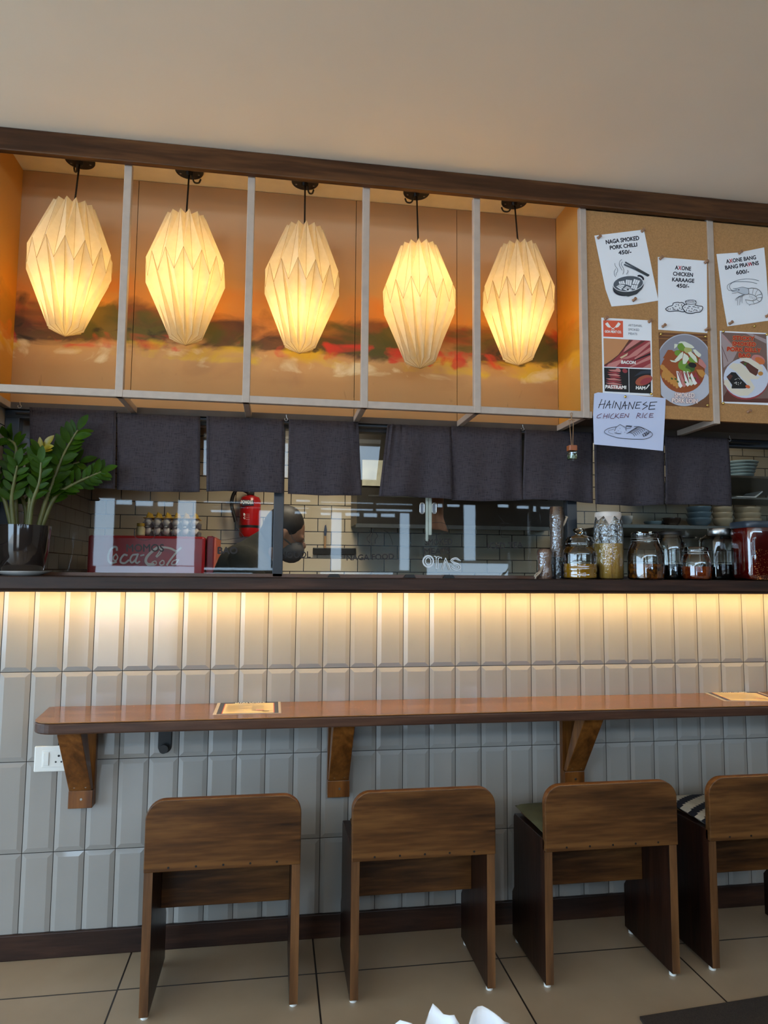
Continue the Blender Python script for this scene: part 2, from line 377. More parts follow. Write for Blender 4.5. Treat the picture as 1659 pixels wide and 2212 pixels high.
# ------------------------------------------------------------------ alcove with lanterns
FY, BY = -0.145, 0.135       # front of the steel frame, painted back boards
ACZ = 2.8147
XL, XR = -0.078, 2.085
MB().box(XL, 4.2, -0.128, 0.14, ACZ, ACZ+0.04).build('ceiling_alcove', plain('alcove_ceiling', (226, 214, 190), 0.9, var=0.02), kind='structure')
MB().box(-0.6, 4.3, -0.175, -0.150, 2.703, CZ-0.001).build('beam', m_beam, bevel=0.003)
tag(bpy.data.objects['beam'], 'dark brown wooden beam running along the ceiling edge above the lanterns', 'beam')
def mural_mat(name, warm):
    m, nt, b = new_mat(name)
    tc = node(nt, 'ShaderNodeTexCoord'); sp = node(nt, 'ShaderNodeSeparateXYZ'); link(nt, tc.outputs['Object'], sp.inputs[0])
    def noise(sc, det, mscale=(1, 1, 1), dist=0.0, loc=(0, 0, 0)):
        mp = node(nt, 'ShaderNodeMapping'); mp.inputs['Scale'].default_value = mscale; mp.inputs['Location'].default_value = loc
        link(nt, tc.outputs['Object'], mp.inputs[0])
        n = node(nt, 'ShaderNodeTexNoise'); n.inputs['Scale'].default_value = sc; n.inputs['Detail'].default_value = det; n.inputs['Distortion'].default_value = dist
        link(nt, mp.outputs[0], n.inputs['Vector']); return n.outputs[0]
    def math_(o, a, b_=None, c=None):
        n = node(nt, 'ShaderNodeMath', operation=o)
        for i, v in enumerate((a, b_, c)):
            if v is None: continue
            if hasattr(v, 'links'): link(nt, v, n.inputs[i])
            else: n.inputs[i].default_value = v
        return n.outputs[0]
    def mix(f, a, c2):
        n = node(nt, 'ShaderNodeMixRGB'); link(nt, f, n.inputs[0]); link(nt, a, n.inputs[1]); n.inputs[2].default_value = lin(c2); return n.outputs[0]
    n1 = noise(4, 6, (1, 1, 1.6), 0.6)
    v = math_('MULTIPLY', sp.outputs['Z'], 1/0.90)
    vd = math_('ADD', v, math_('MULTIPLY', math_('SUBTRACT', n1, 0.5), 0.16))
    base = ramp(nt, vd, [(0.0, lin((172, 126, 76))), (0.16, lin((180, 134, 82))), (0.27, lin((200, 156, 100))), (0.36, lin((196, 126, 66))),
                         (0.46, lin((206, 140, 66))), (0.60, lin((186, 142, 92))), (0.78, lin((190, 148, 106))), (1.0, lin((186, 150, 112)))])
    def band(c, w):           # soft band around height c
        d = math_('ABSOLUTE', math_('SUBTRACT', v, c))
        return math_('SUBTRACT', 1.0, math_('DIVIDE', d, w))
    def patch(col, c, w, sc, ms, thr, loc, k=6.0, amt=0.85):
        nonlocal base
        n = noise(sc, 7, ms, 1.0, loc)
        t = math_('MULTIPLY', math_('SUBTRACT', math_('ADD', n, math_('MULTIPLY', math_('MINIMUM', band(c, w), 0.6), 0.55)), thr), k)
        cl = node(nt, 'ShaderNodeClamp'); link(nt, t, cl.inputs[0]); base = mix(math_('MULTIPLY', cl.outputs[0], amt), base, col)
    patch((214, 116, 36), 0.46, 0.20, 2.6, (1, 1, 1.3), 0.78, (3, 0, 1), 4, 0.6)
    patch((196, 64, 20), 0.38, 0.12, 4.0, (1, 1, 1.7), 0.82, (41, 0, 1), 8, 0.85)
    patch((104, 64, 36), 0.37, 0.14, 2.3, (1, 1, 1.5), 0.74, (7, 0, 3), 6, 0.85)
    patch((66, 42, 36), 0.34, 0.12, 3.0, (1, 1, 2.0), 0.81, (1, 0, 8), 9, 0.85)
    patch((78, 80, 34), 0.36, 0.14, 3.2, (1, 1, 1.3), 0.80, (11, 0, 5), 9, 0.85)
    patch((214, 178, 36), 0.255, 0.08, 3.4, (1, 1, 1.5), 0.81, (4, 0, 2), 8, 0.85)
    patch((226, 206, 160), 0.23, 0.09, 6.0, (1, 1, 1.7), 0.87, (9, 0, 9), 8, 0.8)
    patch((44, 38, 32), 0.31, 0.08, 7.0, (1, 1, 2.2), 0.90, (2, 0, 13), 10)
    patch((206, 56, 46), 0.29, 0.08, 5.0, (1, 1, 1.3), 0.86, (5, 0, 7), 10)
    patch((50, 46, 28), 0.40, 0.16, 3.2, (1, 1, 1.0), 0.92, (21, 0, 2), 9, 0.8)
    patch((150, 104, 70), 0.20, 0.14, 3.0, (1, 1, 1.6), 0.84, (17, 0, 6), 4, 0.5)
    patch((96, 62, 40), 0.12, 0.10, 14.0, (1, 1, 0.5), 0.98, (13, 0, 3), 10, 0.6)
    patch((110, 66, 34), 0.72, 0.22, 16.0, (1, 1, 0.45), 1.03, (23, 0, 3), 10, 0.7)
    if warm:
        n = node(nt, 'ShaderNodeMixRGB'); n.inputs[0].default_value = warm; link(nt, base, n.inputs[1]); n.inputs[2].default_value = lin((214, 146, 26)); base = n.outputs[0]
    link(nt, base, b.inputs['Base Color']); b.inputs['Roughness'].default_value = 0.75
    return m
MZ = 1.905
mural = thing('mural', 'painted sunset landscape on brown boards behind the five glowing lanterns', 'mural', (0, BY, MZ))
m_mural = mural_mat('sunset_paint', 0.0)
sx = [XL, at(292, 600, BY).x, at(536, 600, BY).x, at(768, 600, BY).x, at(987, 600, BY).x, XR]
for a, b in zip(sx[:-1], sx[1:]):
    MB().box(a+0.0012, b-0.0012, 0, 0.012, 0, ACZ-MZ-0.002).build('board', m_mural, mural)
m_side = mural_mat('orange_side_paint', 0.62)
for x0, x1, lab in ((XL-0.0, XL+0.012, 'orange painted side board at the left end of the lantern alcove'), (XR-0.0, XR+0.014, 'orange painted side board between the last lantern and the notice boards')):
    tag(MB().box(x0, x1, FY+0.028, BY-0.001, 0, ACZ-MZ-0.003).build('side_board', m_side, loc=(0, 0, MZ)), lab, 'board')
# steel frame: posts, rails, cross bars
T = 0.026
fr = thing('steel_lattice', 'grey square steel tube lattice dividing the lantern alcove and notice boards', 'lattice', (0, 0, 1.877))
postx = [at(267, 600, FY).x, at(538, 600, FY).x, at(790, 600, FY).x, at(1031, 600, FY).x, at(1263, 640, FY).x, at(1540, 640, FY).x]
FB = 1.877
for x in postx:
    MB().box(x-T/2, x+T/2, FY, FY+T, FB, 2.715).build('post', m_frame, fr, bevel=0.002, world=True)
MB().box(-0.16, 2.10, FY+0.0015, FY+T-0.0015, FB, FB+T).build('front_rail', m_frame, fr, bevel=0.002, world=True)
MB().box(-0.078, 4.2, BY-0.022, BY+T, FB, FB+T).build('back_rail', m_soffit_railshade, fr, bevel=0.002, world=True)  # steel like the other bars; its shade is put into a darker colour
for x in [-0.066] + postx:
    MB().box(x-T/2+0.002, x+T/2-0.002, FY+T, BY-0.022, FB+0.001, FB+T-0.001).build('cross_bar', m_frame, fr, bevel=0.002, world=True)
# notice boards on the right
nbx = [(postx[4]+T/2, postx[5]-T/2), (postx[5]+T/2, 4.2)]
nb_lab = ['brown pin board with four notices between the last two grey posts', 'brown pin board at the far right with the prawn and bao notices']
for (a, b), lab in zip(nbx, nb_lab):
    tag(MB().box(a, b, FY+0.006, FY+0.020, FB+0.012, 2.704).build('notice_board', m_board), lab, 'board')
MB().box(postx[4]+T/2, 4.2, FY+T, BY-0.022, FB+T, FB+T+0.012).build('trim_8', m_soffit_railshade, kind='structure')
MB().box(-0.078, 4.2, BY+T, 0.175, FB, FB+T+0.04).build('trim_9', m_soffit_railshade, kind='structure')

# lanterns
def paper_mat():
    m, nt, b = new_mat('lantern_paper'); nt.nodes.remove(b); out = nt.nodes['Material Output']
    tc = node(nt, 'ShaderNodeTexCoord'); nz = node(nt, 'ShaderNodeTexNoise'); nz.inputs['Scale'].default_value = 40; nz.inputs['Detail'].default_value = 6
    link(nt, tc.outputs['Object'], nz.inputs['Vector'])
    c1 = ramp(nt, nz.outputs[0], [(0.35, lin((222, 211, 184))), (0.65, lin((229, 218, 192)))])
    d = node(nt, 'ShaderNodeBsdfDiffuse'); t = node(nt, 'ShaderNodeBsdfTranslucent'); link(nt, c1, d.inputs[0]); link(nt, c1, t.inputs[0])
    mx = node(nt, 'ShaderNodeMixShader'); mx.inputs[0].default_value = 0.5
    link(nt, d.outputs[0], mx.inputs[1]); link(nt, t.outputs[0], mx.inputs[2])
    tp_ = node(nt, 'ShaderNodeBsdfTransparent'); tp_.inputs[0].default_value = (1, 0.93, 0.78, 1); m3 = node(nt, 'ShaderNodeMixShader'); m3.inputs[0].default_value = 0.10
    link(nt, mx.outputs[0], m3.inputs[1]); link(nt, tp_.outputs[0], m3.inputs[2]); link(nt, m3.outputs[0], out.inputs[0]); return m
m_paper = paper_mat(); m_fold = plain('fold_edge_paper', (170, 132, 78), 0.9)
def lantern_folds(N=14):
    mb = MB(); st = 2*PI/N; R_ = 0.1446
    def p(r, a, z): return (r*math.cos(a), r*math.sin(a), z)
    for k in range(N):
        a = k*st; h = a+st/2
        for q in ([p(0.0726, a, 0.5), p(R_, a, 0.235)], [p(R_, h, 0.318), p(0.0606, h, 0.03)], [p(R_, a, 0.235), p(R_, h, 0.318)], [p(R_, h, 0.318), p(R_, a+st, 0.235)], [p(0.0606, h, 0.03), (0, 0, 0.0015)]): mb.tube(q, 0.0006, 4)
    return mb
def lantern_shade(N=14):
    # lower tip at z=0, height 0.5; diamond folded pleats
    mb = MB(); st = 2*PI/N
    def p(r, a, z): return (r*math.cos(a), r*math.sin(a), z)
    V = []
    for k in range(N):
        a = k*st; h = a+st/2
        V += [p(0.072, a, 0.500), p(0.044, h, 0.494), p(0.1440, h, 0.318), p(0.1440, a, 0.235), p(0.060, h, 0.030), p(0.026, a, 0.036)]
    V += [(0, 0, 0.002), (0, 0, 0.487)]
    F = []; tip = 6*N; top = tip+1
    I = lambda k, j: 6*(k % N)+j
    for k in range(N):
        F += [(I(k,0), I(k,1), I(k,2), I(k,3)), (I(k+1,0), I(k+1,3), I(k,2), I(k,1))]
        F += [(I(k,3), I(k,2), I(k,4), I(k,5)), (I(k,2), I(k+1,3), I(k+1,5), I(k,4))]
        F += [(I(k,5), I(k,4), tip), (I(k,4), I(k+1,5), tip)]
        F += [(I(k,0), top, I(k,1)), (I(k,1), top, I(k+1,0))]
    F2 = []
    for f in F:
        if len(f) == 4: F2 += [(f[0], f[1], f[2]), (f[0], f[2], f[3])]
        else: F2.append(f)
    return mb.add(V, F2)
LAN = [(160, 152, 445, 731, 0.17, 'leftmost, beside the painted side wall'), (402, 383, 470, 752, 0.25, 'second from the left, tilted a little'),
       (658, 660, 495, 768, 0.17, 'in the middle of the row of five'), (904, 898, 533, 802, 0.33, 'fourth from the left, brightest near its top'), (1120, 1126, 533, 790, 0.18, 'rightmost, nearest the notice boards')]
LY = -0.012; CYO = 0.044
for i, (xt, xb, yt, yb, bz, wh) in enumerate(LAN):
    tp = at(xt, yt, LY); bt = at(xb, yb, LY); zc = ACZ-tp.z
    lab = 'glowing cream folded paper lantern, '+wh
    L = thing('paper_lantern', lab, 'lantern', (tp.x, LY, ACZ), 'paper lanterns in the alcove')
    ax = math.atan2(bt.x-tp.x, 0.5)*-1
    shade = lantern_shade().build('lantern_shade', m_paper, L)
    Rt = Euler((0, -ax*0.9, 0)).to_matrix().to_4x4()
    SM = Matrix.Translation((0, 0, -zc)) @ Rt @ Matrix.Rotation(random.random()*0.449, 4, 'Z') @ Matrix.Scale(0.985, 4) @ Matrix.Translation((0, 0, -0.5))
    SM = SM
    shade.matrix_basis = SM
    fl = lantern_folds().build('fold_edges', m_fold, shade)
    MB().tube([(0, CYO, -0.015), (0, CYO*0.8, -0.04), (0, 0, -zc-0.012)], 0.0034, 8, 0).build('cord', m_black, L, smooth=40)
    MB().lathe([(0.053, 0.0), (0.053, -0.005), (0.051, -0.008), (0.013, -0.010), (0.009, -0.022), (0.001, -0.023)], (0, CYO, 0), n=32).build('ceiling_cup', m_black, L, smooth=50)
    for sx_ in (-0.034, 0.034): MB().tube([(sx_, CYO+0.012, -0.008), (sx_, CYO+0.012, -0.0105)], 0.004, 10).build('screw', m_steel, L)
    s = [-1, 1, 1, -1, -1][i]
    MB().tube(smooth_path([(0.010*s, CYO, -0.016), (0.016*s, CYO+0.02, -0.034), (0.030*s, CYO+0.045, -0.022), (0.036*s, CYO+0.055, -0.002)]), 0.0035, 6).build('feed_cable', m_black, L, smooth=40)
    bc = SM @ Vector((0, 0, bz))
    bulb = MB().ell((0, 0, 0), (0.022, 0.022, 0.030)).build('bulb', glow('bulb_glow%d' % i, (255, 190, 90), 4), L, smooth=60, loc=bc)
    MB().tube([(0, 0, 0.02), (0, 0, 0.06)], 0.014, 10).build('bulb_holder', m_white, bulb, smooth=40)
    ld = bpy.data.lights.new('lantern_light', 'POINT'); ld.energy = LANTERN_W; ld.color = (1.0, 0.66, 0.22); ld.shadow_soft_size = 0.045
    lo = bpy.data.objects.new('lantern_light', ld); COL.objects.link(lo); lo.parent = L; lo.location = bc + Vector((0, 0, 0))

# noren curtains
def fabric_mat():
    m, nt, b = new_mat('charcoal_linen')
    tc = node(nt, 'ShaderNodeTexCoord')
    a = node(nt, 'ShaderNodeTexNoise'); mp = node(nt, 'ShaderNodeMapping'); mp.inputs['Scale'].default_value = (40, 40, 700); link(nt, tc.outputs['Object'], mp.inputs[0]); link(nt, mp.outputs[0], a.inputs['Vector']); a.inputs['Scale'].default_value = 1
    c = node(nt, 'ShaderNodeTexNoise'); mp2 = node(nt, 'ShaderNodeMapping'); mp2.inputs['Scale'].default_value = (700, 40, 40); link(nt, tc.outputs['Object'], mp2.inputs[0]); link(nt, mp2.outputs[0], c.inputs['Vector']); c.inputs['Scale'].default_value = 1
    ad = node(nt, 'ShaderNodeMath', operation='ADD'); link(nt, a.outputs[0], ad.inputs[0]); link(nt, c.outputs[0], ad.inputs[1])
    link(nt, ramp(nt, ad.outputs[0], [(0.75, lin((42, 39, 44))), (1.25, lin((67, 62, 67)))]), b.inputs['Base Color'])
    b.inputs['Roughness'].default_value = 0.95; b.inputs['Specular IOR Level'].default_value = 0.15
    bp = node(nt, 'ShaderNodeBump'); bp.inputs['Strength'].default_value = 0.3; bp.inputs['Distance'].default_value = 0.002; link(nt, ad.outputs[0], bp.inputs['Height']); link(nt, bp.outputs[0], b.inputs['Normal'])
    return m
m_noren = fabric_mat(); m_seam = plain('linen_hem', (48, 45, 52), 0.95, var=0.05, scale=200)
NOREN = [((65,880),(252,893),(250,1057),(66,1052), 'leftmost, behind the green plant'), ((254,893),(433,905),(431,1062),(251,1057), 'second from the left, just right of the plant'),
         ((446,904),(614,906),(613,1066),(446,1062), 'third from the left, above the red extinguisher'), ((624,906),(774,914),(782,1069),(622,1066), 'left of the wide gap in the row'),
         ((837,917),(973,922),(977,1079),(818,1072), 'gathered at its top corner, right of the wide gap'), ((974,923),(1126,927),(1130,1080),(977,1080), 'second to the right of the wide gap'),
         ((1133,929),(1280,935),(1282,1087),(1130,1079), 'behind the hanging scent bottle'), ((1282,939),(1433,947),(1434,1090),(1285,1089), 'partly hidden by the handwritten rice notice'),
         ((1435,947),(1572,947),(1579,1094),(1434,1090), 'rightmost, beside the stacked plates')]
NY = 0.085
for i, (a, b, c, d, wh) in enumerate(NOREN):
    A, B, Cc, D = [at(p[0], p[1], NY) for p in (a, b, c, d)]
    A.z = B.z = max(A.z, B.z)-0.0
    mb = MB(); nx, nz = 26, 22; vs = []
    gather = [0, 0, .1, .6, 1.0, .2, .2, .2, .2][i]; rnd = random.random()*6
    for j in range(nz+1):
        for k in range(nx+1):
            u, t = k/nx, j/nz
            p = (A*(1-u)+B*u)*(1-t) + (D*(1-u)+Cc*u)*t
            wv = 0.009*math.sin(u*7+rnd+t)*t + 0.006*math.sin(u*13+rnd*2+t*1.5)*(0.2+t)
            if i == 4: wv += gather*0.010*math.exp(-u*4)*math.sin(u*60)*(1-t)
            if i == 3: wv += gather*0.010*math.exp(-(1-u)*5)*math.sin(u*60)*(1-t)
            sag = -0.006*math.sin(PI*u)*t*(1 if i % 2 else -0.6)
            vs.append((p.x, p.y-0.004+wv, p.z+sag))
    fs = [(j*(nx+1)+k, j*(nx+1)+k+1, (j+1)*(nx+1)+k+1, (j+1)*(nx+1)+k) for j in range(nz) for k in range(nx)]
    mb.add(vs, fs)
    mb.m = [1 if (f[0] % (nx+1) == 0 or f[0] % (nx+1) == nx-1 or f[0]//(nx+1) == nz-2) and False else 0 for f in fs]
    cc = thing('cloth_curtain', 'charcoal linen half curtain panel, '+wh, 'curtain', (A.x, NY, A.z), 'short curtains over the kitchen window')
    o = mb.build('cloth', m_noren, cc, smooth=60, world=True)
    sd = o.modifiers.new('solid', 'SOLIDIFY'); sd.thickness = 0.0015
    hm = MB()
    for (u0, t0, u1, t1) in ((0.03, 0.0, 0.03, 1), (0.97, 0, 0.97, 1), (0, 0.925, 1, 0.925)):
        pts = []
        for q in range(27):
            u = u0+(u1-u0)*q/26; t = t0+(t1-t0)*q/26
            k = min(nx, round(u*nx)); j = min(nz, round(t*nz))
            vv = Vector(vs[j*(nx+1)+k]); p = (A*(1-u)+B*u)*(1-t) + (D*(1-u)+Cc*u)*t
            pts.append((p.x, vv.y-0.0012, p.z+(vv.z-((A*(1-k/nx)+B*k/nx)*(1-j/nz)+(D*(1-k/nx)+Cc*k/nx)*j/nz).z)))
        hm.tube(pts, 0.0008, 4)
    hm.build('hem_stitching', m_seam, cc, world=True)
tag(MB().tube([(-0.03, NY+0.012, at(700, 912, NY).z-0.012), (2.99, NY+0.012, at(700, 912, NY).z-0.012)], 0.004, 8).build('curtain_rod', m_black, smooth=40), 'thin dark rod carrying the row of charcoal half curtains', 'rod')
for px, py, wh in ((42, 880, 'by the left wall, above the plant'), (618, 908, 'between the third and fourth curtain'), (1129, 929, 'between the sixth and seventh curtain'), (1576, 952, 'beside the rightmost curtain')):
    p = at(px, py, NY)
    pts = [(p.x+0.006*math.sin(t), p.y, p.z+0.004-0.006*math.cos(t)) for t in [-2.2+k*0.5 for k in range(11)]] + [(p.x, p.y, p.z+0.022)]
    tag(MB().tube(pts, 0.0013, 6).build('screw_hook', m_steel, smooth=40), 'small steel screw hook '+wh, 'hook')

# ------------------------------------------------------------------ bar counter, brackets, fittings
CT, CTH, CW = 0.818, 0.036, 0.272
xl = 0.185
def counter_outline(inset=0):
    pts = []
    r = 0.075
    for k in range(9):
        a = PI + (PI/2)*k/8
        pts.append((xl+r+r*math.cos(a), -CW+r+r*math.sin(a)))
    return [(xl-0.02, -0.001)] + pts[:] + [(3.9, -CW), (3.9, -0.001)]
bc = thing('bar_counter', 'long varnished wooden bar counter with rounded left corner against the white tiles', 'counter', (xl, 0, CT-CTH))
MB().prism(counter_outline(), 'z', CT-CTH, CT-0.003).build('slab', m_counteredge, bc, world=True, bevel=0.005)
MB().prism([(x, y+ (0.0 if y > -0.01 else 0.003)) for x, y in counter_outline()], 'z', CT-0.003, CT).build('varnished_top', m_counter, bc, world=True, bevel=0.0014)
for i, (x0, wh) in enumerate(((0.252, 'at the left end, beside the white socket'), (1.121, 'behind the second chair'), (2.009, 'behind the third chair'))):
    b = thing('counter_bracket', 'brown wooden bracket holding up the bar counter, '+wh, 'bracket', (x0, 0, 0.49), 'wooden counter brackets')
    MB().box(0, 0.078, -0.028, -0.004, 0, 0.290).build('wall_plate', m_bracket, b, bevel=0.002)
    MB().box(0, 0.078, -0.050, -0.028, 0, 0.058).build('foot_block', m_bracket, b, bevel=0.002)
    MB().prism([(-0.030, 0.060), (-0.056, 0.060), (-0.226, 0.290), (-0.150, 0.290)], 'x', 0.003, 0.075).build('brace', m_bracket, b, bevel=0.002)
    for sxx, szz, yy in ((0.042, 0.030, -0.0505), (0.022, 0.075, -0.064), (0.058, 0.075, -0.064)):
        MB().tube([(sxx, yy+0.002, szz), (sxx, yy-0.0015, szz)], 0.004, 10).build('screw', m_steel, b)
so = thing('socket_plate', 'white switch and socket plate on the tiles by the left bracket', 'socket', (0.127, -0.004, 0.603))
MB().box(0, 0.125, -0.009, 0, 0, 0.086).build('plate', m_white, so, bevel=0.004)
MB().box(0.026, 0.100, -0.011, -0.009, 0.016, 0.072).build('module_frame', m_white, so, bevel=0.001)
MB().box(0.031, 0.049, -0.0145, -0.011, 0.022, 0.066).build('rocker_switch', m_white, so, bevel=0.0015)
hl = MB()
for hx, hz, rr in ((0.080, 0.053, 0.0038), (0.071, 0.033, 0.003), (0.089, 0.033, 0.003)): hl.tube([(hx, -0.0112, hz), (hx, -0.0116, hz)], rr, 12)
hl.build('socket_holes', m_black, so)
hk = thing('bag_hook', 'black pill shaped hook on the tiles under the bar counter', 'hook', (0.553, -0.004, 0.652))
pts = [(0.023*math.cos(a), 0.023+0.023*math.sin(a)) for a in [PI+PI*k/12 for k in range(13)]] + [(0.023*math.cos(a), 0.11+0.023*math.sin(a)) for a in [PI*k/12 for k in range(13)]]
MB().prism(pts, 'y', -0.008, 0).build('hook_plate', m_black, hk, bevel=0.002)
MB().tube([(0, -0.008, 0.020), (0, -0.022, 0.020), (0, -0.024, 0.020), (0, -0.034, 0.020)], [0.007, 0.007, 0.015, 0.015], 20).build('knob', m_black, hk, smooth=40)

# ------------------------------------------------------------------ chairs
CWD = 0.452
def make_chair(loc, label):
    c = thing('low_back_chair', label, 'chair', loc, 'wooden chairs at the bar counter')
    h = CWD/2; t = 0.026
    # local: back at y=0 (towards the room), front at +y
    side = [(0.0, 0.010), (0.135, 0.010), (0.140, 0.016), (0.255, 0.016), (0.262, 0.010), (0.300, 0.010), (0.305, 0.16), (0.282, 0.19), (0.282, 0.428), (0.275, 0.438), (0.0, 0.448)]
    side = [(0.0, 0.012), (0.305, 0.012), (0.305, 0.16), (0.284, 0.185), (0.284, 0.425), (0.274, 0.438), (0.0, 0.448)]
    for s in (-1, 1):
        x0, x1 = (-h, -h+t) if s < 0 else (h-t, h)
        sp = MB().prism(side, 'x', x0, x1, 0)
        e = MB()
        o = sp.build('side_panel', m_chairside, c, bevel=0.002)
        MB().box(x0+0.0005, x1-0.0005, -0.003, -0.0002, 0.014, 0.412).build('edge_band', m_chairedge, o)
        for yy in (0.02, 0.28):
            MB().tube([((x0+x1)/2, yy, 0.0), ((x0+x1)/2, yy, 0.012)], 0.011, 14).build('foot_pad', m_white, o, smooth=40)
    r = 0.055; zt, zb = 0.617, 0.414
    pts = [(-h, zb), (h, zb)]
    for k in range(9): a = (PI/2)*k/8; pts.append((h-r+r*math.cos(a), zt-r+r*math.sin(a)))
    for k in range(9): a = PI/2+(PI/2)*k/8; pts.append((-h+r+r*math.cos(a), zt-r+r*math.sin(a)))
    br = MB().prism(pts, 'y', -0.012, 0.014).build('backrest', m_chair, c, bevel=0.003)
    for k in range(5):
        MB().tube([(-h+0.07+k*0.078, -0.0125, zb+0.012), (-h+0.07+k*0.078, -0.0115, zb+0.012)], 0.0035, 8).build('screw_hole', m_black, br)
    MB().box(-h+t, h-t, 0.170, 0.192, 0.232, 0.424).build('cross_panel', m_chair, c, bevel=0.002)
    MB().box(-h+t, h-t, 0.016, 0.280, 0.424, 0.442).build('seat', m_chair, c, bevel=0.002)
    return c
ch0 = make_chair((0.789, -0.395, 0), 'low dark wooden chair nearest the socket, no cushion, leftmost at the bar')
dup(ch0, (1.394, -0.402, 0), 'low dark wooden chair with chipped backrest edge in front of the middle bracket')
dup(ch0, (2.005, -0.412, 0), 'low dark wooden chair with an olive green seat cushion')
dup(ch0, (2.578, -0.402, 0), 'low dark wooden chair with a striped seat cushion, rightmost')
def cushion(loc, mats, label, stripes):
    mb = MB(); w, d = 0.442, 0.268; n = 28
    vs = []; fs = []; mi = []
    for side in (0, 1):
        for j in range(n+1):
            for i in range(n+1):
                u, v = i/n*2-1, j/n*2-1
                e = (1-abs(u)**6)*(1-abs(v)**6)
                z = 0.014 + (0.014*e**0.4 if side == 0 else -0.013*min(1, e*6))
                vs.append((u*w/2, v*d/2, z))
    N = (n+1)**2
    for side in (0, 1):
        for j in range(n):
            for i in range(n):
                a = side*N+j*(n+1)+i; fs.append((a, a+1, a+n+2, a+n+1))
                if stripes: mi.append(int((i/n*0.442*0.6+ (1-j/n)*0.262)/0.040) % 2)
                else: mi.append(0)
    mb.add(vs, fs); mb.m = mi
    o = mb.build('seat_cushion', mats, loc=loc, smooth=70, weld=True)
    return tag(o, label, 'cushion')
cushion((2.005, -0.412+0.149, 0.4475), [plain('olive_cloth', (92, 88, 56), 0.95, bump=0.2, bscale=300)], 'olive green seat cushion on the third chair from the left', False)
cushion((2.578, -0.402+0.149, 0.4475), [plain('navy_cloth', (26, 26, 38), 0.95), plain('cream_cloth', (206, 196, 176), 0.95)], 'navy and cream striped seat cushion on the rightmost chair', True)

# mat on the floor
a = at(1378, 2205, -0.5)
tag(MB().prism([(1.995, -0.585), (3.4, -0.47), (3.4, -1.3), (1.93, -1.3)], 'z', 0.0, 0.008).build('door_mat', plain('brown_mat', (52, 42, 34), 0.98, var=0.2, scale=300, bump=0.5, bscale=500)), 'dark brown floor mat lying at the lower right corner', 'mat')

